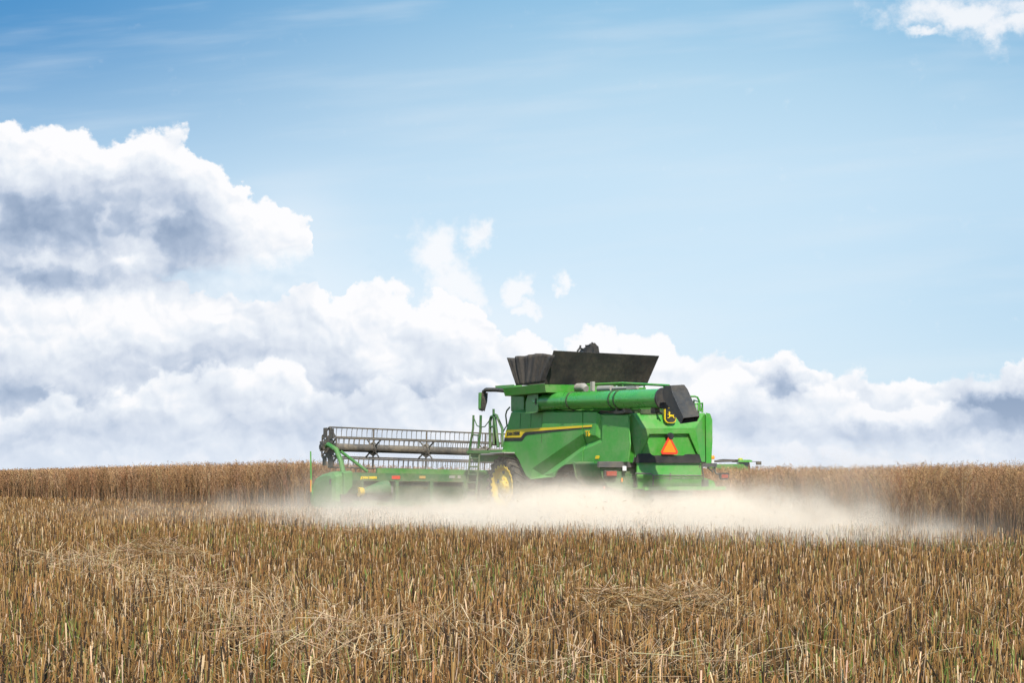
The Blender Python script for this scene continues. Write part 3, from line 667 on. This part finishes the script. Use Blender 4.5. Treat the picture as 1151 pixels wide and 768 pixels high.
hbit('drive_box', [(383, 541), (405, 540), (406, 553), (394, 556), (383, 556)], HX-.02, .10, M['shade'])
lt = sx(414.5, 537.4, HX-.03); lettering('maker_lettering', 'JOHN DEERE', .10, lt, (0, -1, 0), (0, 0, 1), M['stripe'], hf, bold=.006)
# drive cone with yellow tip
mb = MB(); c0 = sx(408, 553, HX-.16); c1 = sx(428, 550, HX-.16); mb.tube([c0, c1, c1+Vector((0, -.25, .02))], [.09, .26, .27], 14); cone = mb.build('drive_shaft_guard', M['rough'], hf)
mb = MB(); mb.tube([c0+Vector((0, .16, -.01)), c0, c0+Vector((0, -.06, .01))], [.16, .14, .06], 12); mb.build('shaft_cap', M['yellow'], hf)
# end shields
for s_ in (1, -1):
    Y0 = YL if s_ > 0 else YR
    T = lambda q: Vector((q.x, Y0+(q.y-YL)*s_, q.z+(tz(YR) if s_ < 0 else 0)))
    mb = MB()
    prof = [(9.2, .45), (9.22, 1.30), (9.4, 1.42), (9.9, 1.42), (10.4, 1.36), (10.9, 1.22), (11.2, 1.0), (11.4, .70), (11.42, .38), (11.2, .16), (10.4, .06), (9.8, .08), (9.35, .22)]
    rings = []
    for off, sc in ((-.05, 1.0), (.10, 1.0), (.24, .94), (.32, .80), (.34, .55)):
        rings.append([T(Vector((10.2+(a-10.2)*sc, YL+off, .75+(b_-.75)*sc))) for a, b_ in prof])
    n = len(prof); vs = [q for r_ in rings for q in r_]
    fs = [tuple(range(n)), tuple(range(4*n+n-1, 4*n-1, -1))]+[(i*n+k, i*n+(k+1) % n, (i+1)*n+(k+1) % n, (i+1)*n+k) for i in range(4) for k in range(n)]
    mb.add(vs, fs, False)
    es = mb.build('end_shield', M['shield'], combine, bevel=.02)
    mb = MB(); mb.add([T(Vector(q)) for q in ((9.12, YL+.03, 1.38), (9.12, YL-.28, 1.42), (9.12, YL-.28, .95), (9.12, YL+.03, .6), (9.3, YL+.03, 1.42), (9.3, YL-.28, 1.46), (9.3, YL-.28, .95), (9.3, YL+.03, .6))], [(0, 1, 2, 3), (7, 6, 5, 4), (0, 4, 5, 1), (1, 5, 6, 2), (2, 6, 7, 3), (3, 7, 4, 0)]); mb.build('shield_lip', M['shield'], es, bevel=.015)
    mb = MB(); mb.tube([T(Vector((10.9, YL+.30, .45))), T(Vector((11.02, YL+.35, .9))), T(Vector((11.05, YL+.36, 2.1)))], .026, 8); mb.build('divider_rod', M['green'], es)
    mb = MB(); mb.box(T(Vector((9.45, YL+.36, 1.10))), (.10, .02, .16)); mb.build('latch', M['mirror'], es)
    mb = MB(); mb.box(T(Vector((10.98, YL+.385, .95))), (.05, .03, .4)); mb.build('reflector', M['amber'], es)
# reel
RX = HX+1.15; ra = sx(373, 503, RX); RL = ra.y+.10; RRt = -RL+.2; RZ = ra.z; RT = -.020
def rz(y): return RZ+RT*(RL-y)
mb = MB(); mb.tube([(RX, RL, rz(RL)), (RX, RRt, rz(RRt))], .135, 14); reel = mb.build('reel', M['reel'], combine)
RAD = .665
for k in range(6):
    a = R(90+60*k+4); bx_, bz_ = RX+RAD*math.cos(a), RAD*math.sin(a)
    mb = MB(); mb.tube([(bx_, RL, rz(RL)+bz_), (bx_, RRt, rz(RRt)+bz_)], .026, 6)
    nT = 62
    for i in range(nT):
        y = RL-.08-(RL-RRt-.16)*i/(nT-1); z = rz(y)+bz_
        mb.tube([(bx_, y, z), (bx_-.02, y+.03, z-.12), (bx_-.09, y+.07, z-.30)], [.014, .012, .009], 4, cap=False)
    mb.build('rake_bar', M['reel'], reel)
def spider(y, full):
    mb = MB(); z = rz(y)
    for k in range(6):
        a = R(90+60*k+4); a2 = R(90+60*(k+1)+4)
        P = Vector((RX+RAD*math.cos(a), y, z+RAD*math.sin(a))); P2 = Vector((RX+RAD*math.cos(a2), y, z+RAD*math.sin(a2)))
        d = (P-Vector((RX, y, z))); mb.tube([Vector((RX, y, z))+d*.2, P], .028, 6)
        if full: mb.tube([P, P2], .03, 6)
    if full:
        mb.prism([(RX+RAD*.62*math.cos(R(94+60*k)), z+RAD*.62*math.sin(R(94+60*k))) for k in range(6)], 'y', y-.02, y+.02)
        for k in range(6):   # eccentric guide plates
            a = R(64+60*k); c0 = Vector((RX+RAD*.8*math.cos(a), y+.03, z+RAD*.8*math.sin(a))); mb.box(c0, (.3, .02, .34))
    else:
        for sg in (-1, 1): mb.tube([(RX, y+sg*.35, z-.02), (RX, y, z+.22)], .02, 5); mb.tube([(RX, y+sg*.35, z), (RX, y, z-.25)], .02, 5)
        mb.tube([(RX, y-.05, z), (RX, y+.05, z)], .2, 12)
    mb.build('spider', M['reel'], reel)
spider(RL, True)
for px in (419.5, 479, 545): spider(sx(px, 503, RX).y, False)
for y in (-1.8, -3.6): spider(y, False)
spider(RRt, True)
for s_, ye in ((1, RL+.14), (-1, RRt-.14)):
    mb = MB(); mb.tube([(RX, ye, rz(ye)), (RX-.25, ye, rz(ye)+.08), (HX+.35, ye-.05*s_, rz(ye)-.10), (HX+.15, ye-.12*s_, 1.75), (HX+.08, ye-.18*s_, 1.35)], [.05, .08, .085, .085, .09], 8)
    ra_ = mb.build('reel_arm', M['shield'], combine)
    mb = MB(); mb.tube([(HX+.35, ye-.2*s_, rz(ye)-.15), (HX+.1, ye-1.05*s_, 1.42)], .05, 8); mb.build('lift_cylinder', M['shield'], ra_)
    mb = MB(); mb.box((RX, ye+.06*s_, rz(ye)+.02), (.22, .14, .26)); mb.tube([(RX, ye+.05*s_, rz(ye)), (RX, ye+.18*s_, rz(ye))], .10, 10); mb.build('reel_drive', M['mirror'], ra_, bevel=.02)

# ------------------------------------------------------------------ far combine beyond the crop
far = D.objects.new('combine_harvester', None); C.objects.link(far)
far.location = (38.5, 246, 0); far.rotation_euler = (0, 0, 0)
tag(far, 'distant green combine with a yellow roof dome, only its top showing above the ripe crop', 'combine harvester')
mb = MB(); mb.prism([(-4.4, 1.3), (-4.6, 2.6), (-3.4, 2.95), (1.2, 3.0), (2.2, 2.2), (2.2, 1.2), (0, .9), (-3, 1.0)], 'y', -1.5, 1.5); fb = mb.build('body', M['dgreen'], far, bevel=.05)
mb = MB(); mb.prism([(-3.2, 3.5), (.4, 3.5), (.4, 3.78), (-2.2, 3.86), (-3.2, 3.66)], 'y', -1.5, 1.5); mb.build('tank_cover', M['cover'], far, bevel=.03)
mb = MB(); mb.tube([(-4.4, -1.55, 3.5), (-.2, -1.55, 3.62)], .19, 12); mb.tube([(-4.4, -1.55, 3.5), (-4.75, -1.55, 3.25)], .22, 10); mb.build('unloading_auger', M['mirror'], far)
for q in (-2.1, -1.3, -.6):
    mb = MB(); mb.box((q, -1.52, 3.62), (.32, .06, .2)); mb.build('marker_plate', M['pale'], far)
mb = MB(); mb.prism([(.5, 1.6), (2.2, 1.5), (2.6, 2.2), (2.4, 3.4), (.5, 3.4)], 'y', -1.0, 1.0); fc = mb.build('cab', M['glass'], far)
mb = MB(); mb.prism([(-.2, 3.42), (2.75, 3.42), (2.8, 3.6), (2.5, 3.72), (-.2, 3.74)], 'y', -1.25, 1.25); mb.build('cab_roof', M['green'], fc, bevel=.05)
mb = MB(); mb.tube([(1.0, 0, 3.74), (1.0, 0, 3.9), (1.0, 0, 4.02), (1.0, 0, 4.08)], [.46, .44, .36, .15], 14); mb.build('receiver_dome', material('yellow_green_dome', (.42, .42, .02), .4), fc)
mb = MB(); mb.box((3.9, -1.5, 3.2), (.9, .4, .6)); mb.tube([(2.6, -1.0, 3.5), (3.8, -1.5, 3.4)], .06, 6); mb.build('mirror', M['mirror'], far, bevel=.08)
for x, r_ in ((1.4, .95), (-2.8, .7)):
    for y in (-1.35, 1.35):
        mb = MB(); mb.lathe([(.01, -.3), (r_*.9, -.3), (r_, -.2), (r_, .2), (r_*.9, .3), (.01, .3)], (x, y, r_), 24); mb.build('wheel', M['tyre'], far)
mb = MB(); mb.prism([(3.6, .3), (5.3, .2), (4.4, .8), (3.7, 1.2)], 'y', -4.5, 4.5); mb.build('header', M['dgreen'], far)

# ------------------------------------------------------------------ plants: arrays of stalks
def straw_mat(name, rough=.75, spec=.25, trans=.0):
    m = D.materials.new(name); m.use_nodes = True; h = G(m.node_tree); b = m.node_tree.nodes['Principled BSDF']
    a = h.node('ShaderNodeAttribute', attribute_name='Col')
    m.node_tree.links.new(a.outputs['Color'], b.inputs['Base Color'])
    b.inputs['Roughness'].default_value = rough; b.inputs['Specular IOR Level'].default_value = spec
    return m
MS = straw_mat('dry_straw')
class Field:
    def __init__(s): s.V = []; s.F3 = []; s.F4 = []; s.C3 = []; s.C4 = []; s.n = 0
    def stalks(s, base, tip, r0, r1, col, ns=3, bend=None, capcol=None):
        """n tapered stalks from base to tip, with a mid ring when bend (n,3) is given"""
        n = len(base); d = tip-base; L = np.linalg.norm(d, axis=1, keepdims=True); d = d/np.maximum(L, 1e-6)
        ref = np.where(np.abs(d[:, 2:3]) < .9, np.array([[0, 0, 1.]]), np.array([[1., 0, 0]]))
        u = np.cross(d, ref); u /= np.linalg.norm(u, axis=1, keepdims=True); w = np.cross(d, u)
        ph = rng.uniform(0, 6.28, n)
        rings = [(base, r0), (tip, r1)] if bend is None else [(base, r0), ((base+tip)/2+bend, (r0+r1)/2), (tip, r1)]
        out = []
        for c, r in rings:
            for k in range(ns):
                a = ph+2*np.pi*k/ns
                out.append(c+(u*np.cos(a)[:, None]+w*np.sin(a)[:, None])*r[:, None])
        nr = len(rings); V = np.stack(out, 1).reshape(-1, 3); st = s.n+np.arange(n)[:, None]*(nr*ns)
        for i in range(nr-1):
            for k in range(ns):
                k2 = (k+1) % ns
                s.F4.append(st+np.array([[i*ns+k, i*ns+k2, (i+1)*ns+k2, (i+1)*ns+k]])); s.C4.append(col)
        if ns == 3: s.F3.append(st+np.array([[(nr-1)*3, (nr-1)*3+1, (nr-1)*3+2]])); s.C3.append(col if capcol is None else capcol)
        else: s.F4.append(st+np.array([[(nr-1)*4, (nr-1)*4+1, (nr-1)*4+2, (nr-1)*4+3]])); s.C4.append(col if capcol is None else capcol)
        s.V.append(V); s.n += len(V)
    def blades(s, a, b, width, col):
        """n spindle blades (two triangles each) from a to b"""
        n = len(a); d = b-a; r = rng.normal(size=(n, 3)); w = np.cross(d, r); w /= np.maximum(np.linalg.norm(w, axis=1, keepdims=True), 1e-6)
        mid = (a+b)/2; V = np.stack([a, mid+w*width[:, None], b, mid-w*width[:, None]], 1).reshape(-1, 3)
        st = s.n+np.arange(n)[:, None]*4
        s.F4.append(st+np.array([[0, 1, 2, 3]])); s.C4.append(col); s.V.append(V); s.n += len(V)
    def build(s, name, mat):
        V = np.concatenate(s.V); F4 = np.concatenate(s.F4) if s.F4 else np.zeros((0, 4), int); F3 = np.concatenate(s.F3) if s.F3 else np.zeros((0, 3), int)
        cols = np.concatenate(s.C4+s.C3); n4, n3 = len(F4), len(F3)
        me = D.meshes.new(name); me.vertices.add(len(V)); me.vertices.foreach_set('co', V.astype(np.float32).ravel())
        me.loops.add(n4*4+n3*3); me.loops.foreach_set('vertex_index', np.concatenate([F4.ravel(), F3.ravel()]).astype(np.int32))
        me.polygons.add(n4+n3); me.polygons.foreach_set('loop_start', np.concatenate([np.arange(n4)*4, n4*4+np.arange(n3)*3]).astype(np.int32))
        me.update(calc_edges=True)
        at = me.attributes.new('Col', 'FLOAT_COLOR', 'FACE')
        at.data.foreach_set('color', np.concatenate([cols, np.ones((len(cols), 1))], 1).astype(np.float32).ravel())
        me.materials.append(mat); o = D.objects.new(name, me); C.objects.link(o); return o
def pick(n, palette, var=.18):
    pal = np.array([c for c, w in palette]); w = np.array([w for c, w in palette], float); i = rng.choice(len(pal), n, p=w/w.sum())
    return np.clip(pal[i]*(1+rng.normal(0, var, (n, 1)))*(1+rng.normal(0, .05, (n, 3))), .005, .95)

# crop boundary (world x, y), from near right to far left: beside the track already cut, round the header, and on
EDGE = [(22., 7.), (14.2, 18.5), (9.4, 25.), (7.9, 28.), (8.4, 36.), (8.6, 44.5), (-1.2, 51.5), (-7.6, 48.2), (-9.2, 50.2), (-27, 73.), (-66, 126.)]
EDG = np.array(EDGE)
def inside_crop(x, y):
    """True on the crop side (right and beyond) of the boundary"""
    poly = np.vstack([EDG, [(-66, 400), (400, 400), (400, 7)]]); c = np.zeros(len(x), bool); j = len(poly)-1
    for i in range(len(poly)):
        xi, yi = poly[i]; xj, yj = poly[j]
        t = ((yi > y) != (yj > y)) & (x < (xj-xi)*(y-yi)/((yj-yi) if yj != yi else 1e-9)+xi); c ^= t; j = i
    return c
def scatter(y0, y1, dens, keep=None):
    A = .41*(y1*y1-y0*y0)+9.0*(y1-y0); n = int(A*dens)
    y = np.sqrt(rng.uniform(y0*y0, y1*y1, n)) if y0 > 20 else rng.uniform(y0, y1, int(n*1.0))
    if y0 <= 20:
        wgt = (.41*y+4.5)/(.41*y1+4.5); y = rng.uniform(y0, y1, n*3); y = y[rng.uniform(size=len(y)) < (.41*y+4.5)/(.41*y1+4.5)][:n]
    x = rng.uniform(-1, 1, len(y))*(.41*y+4.5); ok = ~inside_crop(x, y)
    return x[ok], y[ok]
def lump(x, y, f=1.0):       # smooth patchiness
    return .5+.25*np.sin(x*1.3*f+1.7*np.sin(y*.6*f))+.25*np.sin(y*1.1*f+1.3*np.sin(x*.9*f+2))

STR = [((.245, .126, .037), 5), ((.185, .092, .025), 5), ((.31, .176, .066), 4), ((.105, .052, .016), 5.5), ((.54, .375, .22), 2.2), ((.03, .017, .008), 4.5)]
PALE = [((.52, .36, .20), 4), ((.62, .46, .29), 2), ((.36, .22, .11), 3)]
GRN = [((.17, .21, .045), 3), ((.24, .26, .07), 2), ((.11, .15, .03), 1)]
# stubble
fd = Field()
def stubble(y0, y1, dens, rmin, rmax, ns, bendy):
    x, y = scatter(y0, y1, dens); n = len(x)
    h = np.clip(rng.normal(.27, .055, n)*(.82+.36*lump(x, y, .5)), .10, .46)
    lean = rng.normal(0, .085, (n, 2)); wild = rng.uniform(size=n) < .07; lean[wild] *= 4
    base = np.stack([x, y, np.zeros(n)-.01], 1); tip = base+np.stack([lean[:, 0]*h, lean[:, 1]*h, h], 1)
    r = rng.uniform(rmin, rmax, n); col = pick(n, STR)
    cap = np.clip(col*.5+np.array([[.46, .38, .27]]), 0, .85)
    bend = rng.normal(0, .012, (n, 3))*np.array([[1, 1, 0]]) if bendy else None
    fd.stalks(base, tip, r, r*rng.uniform(.65, .95, n), col, ns, bend, cap)
    return x, y, h, base, tip
x, y, h, base, tip = stubble(6.2, 15, 185, .0024, .0068, 4, True)
# stub side shoots near the camera
n = len(x); k = rng.integers(0, n, int(n*.9)); f_ = rng.uniform(.35, .95, len(k))[:, None]; st = base[k]*(1-f_)+tip[k]*f_
dr = rng.normal(size=(len(k), 3)); dr[:, 2] = np.abs(dr[:, 2])+.5; dr /= np.linalg.norm(dr, axis=1, keepdims=True)
fd.stalks(st, st+dr*rng.uniform(.04, .14, (len(k), 1)), np.full(len(k), .0022), np.full(len(k), .0012), pick(len(k), STR+PALE), 3)
stubble(15, 28, 125, .0032, .0068, 3, True)
stubble(28, 50, 70, .0045, .008, 3, False)
stubble(50, 118, 26, .008, .013, 3, False)
tag(fd.build('stubble', MS), 'golden brown cut stubble standing over the whole foreground', 'stubble', kind='stuff')
# green regrowth
fd = Field()
for y0, y1, dn, wd in ((6.2, 16, 20, .0055), (16, 32, 12, .0075)):
    x, y = scatter(y0, y1, dn); ok = rng.uniform(size=len(x)) < np.clip(lump(x, y, .8)*1.7-.35, .12, 1); x, y = x[ok], y[ok]; n = len(x)
    for k in range(3):
        h = rng.uniform(.12, .36, n); b0n = np.stack([x+rng.normal(0, .02, n), y+rng.normal(0, .02, n), np.zeros(n)], 1)
        fd.blades(b0n, b0n+np.stack([rng.normal(0, .05, n), rng.normal(0, .05, n), h], 1), rng.uniform(.5, 1.2, n)*wd, pick(n, GRN))
tag(fd.build('green_shoots', MS), 'thin bright green shoots growing up between the stubble stalks', 'shoots', kind='stuff')
# loose straw lying over the stubble
def loose(fd, x, y, z, lmin, lmax, r, pal, tilt=.25, heading=None):
    n = len(x); az = rng.uniform(0, 6.28, n) if heading is None else rng.normal(heading, .8, n)
    el = rng.normal(0, tilt, n); L = rng.uniform(lmin, lmax, n); c = np.stack([x, y, z], 1)
    d = np.stack([np.cos(az)*np.cos(el), np.sin(az)*np.cos(el), np.sin(el)], 1)*L[:, None]/2
    a, b_ = c-d, c+d; a[:, 2] = np.maximum(a[:, 2], .01); b_[:, 2] = np.maximum(b_[:, 2], .01)
    rr = rng.uniform(.6, 1.3, n)*r
    fd.stalks(a, b_, rr, rr*.7, pick(n, pal), 3, rng.normal(0, .02, (n, 3)))
fd = Field()
for y0, y1, dn, r in ((6.2, 12, 20, .0022), (12, 22, 12, .003), (22, 45, 5, .0045)):
    x, y = scatter(y0, y1, dn); ok = rng.uniform(size=len(x)) < .25+.75*(lump(x, y, .7) > .58); x, y = x[ok], y[ok]
    loose(fd, x, y, rng.uniform(.03, .30, len(x)), .10, .42, r, PALE+STR[:3], .38)
for y0, y1, dn in ((6.2, 16, 70), (16, 26, 40)):      # short chaff on the soil
    x, y = scatter(y0, y1, dn); loose(fd, x, y, rng.uniform(.005, .06, len(x)), .04, .2, .0026, PALE+STR, .15)
def gp(px, py, z=.22):     # a point at height z on a sight line
    Yd = (EYE-z)*1598.6/(py-533); return np.array([(px-575.5)/1598.6*Yd, Yd])
def swath(p0_, p1_, wd, nn, zlo, zhi, r, tilt=.3):
    a, b_ = gp(*p0_), gp(*p1_); t = rng.uniform(0, 1, nn); d = b_-a; nrm = np.array([-d[1], d[0]])/np.linalg.norm(d)
    w = rng.normal(0, wd, nn); x = a[0]+d[0]*t+nrm[0]*w; y = a[1]+d[1]*t+nrm[1]*w
    loose(fd, x, y, rng.uniform(zlo, zhi, nn), .12, .5, r, PALE, tilt, math.atan2(d[1], d[0]))
swath((60, 630), (330, 690), .30, 760, .16, .36, .0032, .5)
swath((240, 690), (420, 755), .32, 400, .12, .34, .0026, .6)
swath((340, 700), (640, 715), .35, 260, .14, .32, .0026, .6)
swath((560, 765), (900, 735), .35, 280, .10, .32, .0024, .6)
tag(fd.build('loose_straw', MS), 'pale loose straw scattered over the stubble', 'straw', kind='stuff')
# heaps of straw left on the stubble
def heap(px, py, rx_, ry_, hz_, n, label):
    global fd
    fd = Field(); c = gp(px, py, .15); a = rng.uniform(0, 6.28, n); q = np.sqrt(rng.uniform(0, 1, n))
    x, y = c[0]+np.cos(a)*q*rx_, c[1]+np.sin(a)*q*ry_
    loose(fd, x-c[0], y-c[1], .05+(hz_*(1-q**2)+.10)*rng.uniform(.45, 1.05, n), .10, .45, .0028, PALE+PALE[:2]+STR[:3], .40)
    o = fd.build('straw_heap', MS); o.location = (c[0], c[1], 0); tag(o, label, 'straw heap', 'heaps of straw left on the stubble')
heap(768, 702, .60, .42, .30, 1700, 'tangled straw heap right of centre near the bottom of the field')
heap(690, 699, .42, .34, .27, 800, 'small flat straw heap just left of a bigger one, below the machine')
heap(172, 634, .90, .6, .34, 1200, 'long pale straw heap on the stubble at the left of the field')

# ------------------------------------------------------------------ standing ripe crop
CR = [((.345, .19, .088), 4), ((.42, .25, .125), 3), ((.265, .138, .060), 3), ((.50, .325, .175), 1.3), ((.15, .08, .035), 2)]
def template(lod):
    """one branching plant as lists of stalks and pods in unit height"""
    st, pods = [], []; top = Vector((random.gauss(0, .05), random.gauss(0, .05), 1))
    st.append((Vector((0, 0, 0)), top, .0045, .0018))
    nb = 7 if lod == 0 else 5; npod = 13 if lod == 0 else 7
    br = [(top*.72, top)]
    for k in range(nb):
        f = random.uniform(.32, .82); a = random.uniform(0, 6.28); L = random.uniform(.22, .46)*(1.15-f*.35)
        p0 = top*f; p1 = p0+Vector((math.cos(a)*L*.42, math.sin(a)*L*.42, L*.9))
        if p1.z > 1.02: p1.z = random.uniform(.90, 1.02)
        st.append((p0, p1, .0028, .0014)); br.append((p0.lerp(p1, .3), p1))
    for p0, p1 in br:
        for k in range(npod):
            q = p0.lerp(p1, random.uniform(0, 1)); a = random.uniform(0, 6.28); L = random.uniform(.03, .06)
            pods.append((q, q+Vector((math.cos(a)*L*.8, math.sin(a)*L*.8, L*random.uniform(.0, 1.0))), .0032 if lod == 0 else .0048))
    return st, pods
TPL = [[template(0) for _ in range(7)], [template(1) for _ in range(6)]]
fd = Field()
def plant_rows(lod, x, y):
    n = len(x); hgt = 1.50+.10*np.sin(x*.35+y*.22)+rng.normal(0, .05, n); rot = rng.uniform(0, 6.28, n); which = rng.integers(0, len(TPL[lod]), n)
    hgt *= np.where(x < -2, np.interp(y, [20, 40, 48, 56, 75, 130], [1., 1.02, 1.10, 1.06, .95, .92]), np.where(y > 40, .99, 1.0)); tint = pick(n, CR, .12); lx, ly = rng.normal(0, .06, (2, n)); fat = 1+np.clip((y-26)/40, 0, 1.3)
    for t, (st, pods) in enumerate(TPL[lod]):
        i = np.where(which == t)[0]
        if not len(i): continue
        cs, sn = np.cos(rot[i]), np.sin(rot[i])
        def tr(q): return np.stack([x[i]+(q.x*cs-q.y*sn+lx[i]*q.z*q.z)*hgt[i], y[i]+(q.x*sn+q.y*cs+ly[i]*q.z*q.z)*hgt[i], q.z*hgt[i]], 1)
        for a, b_, r0, r1 in st: fd.stalks(tr(a), tr(b_), r0*fat[i], r1*fat[i], tint[i]*.85, 3)
        for a, b_, w in pods: fd.blades(tr(a), tr(b_), w*fat[i], np.clip(tint[i]*rng.uniform(.85, 1.3, (len(i), 1)), 0, .9))
def along(e0, e1, depth, dens):
    out = []
    for a, b_ in zip(EDG[e0:e1], EDG[e0+1:e1+1]):
        d = b_-a; L = np.linalg.norm(d); nn = int(L*depth*dens); t = rng.uniform(0, 1, nn); w = depth*rng.uniform(0, 1, nn)**1.25-.12*rng.uniform(0, 1, nn)
        nrm = np.array([d[1], -d[0]])/L; out.append(np.stack([a[0]+d[0]*t+nrm[0]*w, a[1]+d[1]*t+nrm[1]*w], 1))
    q = np.concatenate(out); ok = inside_crop(q[:, 0], q[:, 1]) | (rng.uniform(size=len(q)) < .3)
    q = q[ok]; vis = np.abs(q[:, 0]) < .41*q[:, 1]+2.5
    return q[vis, 0], q[vis, 1]
x, y = along(0, 3, 5.0, 30); plant_rows(0, x, y)
x, y = along(3, 5, 5.0, 24); plant_rows(0, x, y)
x, y = along(5, 8, 4.5, 22); plant_rows(1, x, y)
x, y = along(8, 10, 5.0, 22); plant_rows(1, x, y)
# a thinner spread behind, up to the skyline
n = 9000; yy = rng.uniform(26, 120, n); xx = rng.uniform(-.45, .45, n)*yy; ok = inside_crop(xx, yy); plant_rows(1, xx[ok], yy[ok])
tag(fd.build('standing_crop', MS), 'tall ripe brown crop standing uncut behind the stubble', 'crop', kind='stuff')
# the closed top of the crop farther off
m = material('ripe_crop_canopy', (.24, .14, .055), .95, var=.45, vscale=2.0, spec=.1, bump=1.0, bscale=6)
mb = MB(); ed = [Vector((a, b_)) for a, b_ in EDGE[1:]]
inn = [q+Vector((2.6, 2.0)) for q in ed]; inn[0] += Vector((3, 3)); vs = [(q.x, q.y, 1.12) for q in inn]+[(-66, 900, 1.2), (900, 900, 1.2), (900, 22, 1.12)]
mb.poly(vs, (0, 0, 1)); o = mb.build('crop_canopy', m, solid=.5); tag(o, 'distant closed top of the ripe crop stretching to the skyline', 'crop', kind='stuff')

# ------------------------------------------------------------------ dust thrown up behind the machine
m = D.materials.new('harvest_dust'); m.use_nodes = True; nt = m.node_tree; nt.nodes.clear(); h = G(nt)
geo = h.node('ShaderNodeNewGeometry'); px_, py_, pz_ = h.sep(geo.outputs['Position'])
nz = h.noise(geo.outputs['Position'], .42, 4.0, .6); nz2 = h.noise(geo.outputs['Position'], 1.5, 4.0, .62)
tz_ = pz_-(nz-.5)*2.0-(nz2-.5)*1.0-.05
dens = None
for cen, rad, k in (((1.5, 35., .0), (3.8, 4.5, .76), 2.0), ((4.8, 33.5, .0), (2.6, 4.5, .58), 1.7), ((2.4, 28., .10), (3.6, 3.4, .42), .85), ((5.4, 26.5, .05), (2.2, 3.2, .38), .7), ((-1.6, 36., .0), (4.2, 3.6, .50), .9), ((-4.6, 35., .0), (4.5, 4.5, .36), .28), ((7.2, 28.5, .0), (1.7, 3.6, .34), .9)):
    q = h.gauss((px_, py_, tz_), cen, rad)*k; dens = q if dens is None else dens+q
dens = h.sm(dens, .05, 1.3)*dens*1.1+dens*.10
for cen, rad, k in (((-1.2, 41.2, .2), (4.4, 2.2, 1.0), .17), ((-3.8, 42.0, .2), (3.4, 2.4, .8), .08), ((7.6, 32., .4), (2.2, 6.0, .9), .085), ((-6.0, 40., .1), (4.5, 5.0, .5), .07)):
    dens = dens+h.gauss((px_, py_, tz_), cen, rad)*k
dens = (dens*h.sm(nz+(nz2-.5)*.8, .20, .72)*1.3-.004).max(0.0)
vol = h.node('ShaderNodeVolumePrincipled'); vol.inputs['Color'].default_value = (.95, .84, .71, 1); vol.inputs['Anisotropy'].default_value = -.25
h.put(vol.inputs['Density'], dens)
vo = h.node('ShaderNodeOutputMaterial'); nt.links.new(vol.outputs[0], vo.inputs['Volume'])
mb = MB(); mb.prism([(-13, 21), (10.5, 18.5), (13.5, 46.5), (-13, 47.5)], 'z', .02, 3.6)
dust = mb.build('dust_cloud', m); tag(dust, 'pale cream dust cloud drifting low behind the combine', 'dust', kind='stuff')
S.cycles.volume_step_rate = 3.0; S.cycles.volume_max_steps = 96

fd = Field(); n = 1500
x = rng.normal(3.0, 2.6, n); y = rng.normal(35, 3.4, n); z = np.abs(rng.normal(0, .32, n))+.2
loose(fd, x, y, z, .03, .09, .0035, PALE+STR[:3], .9)
tag(fd.build('flying_chaff', MS), 'tiny bits of chaff flying in the dust behind the combine', 'chaff', kind='stuff')
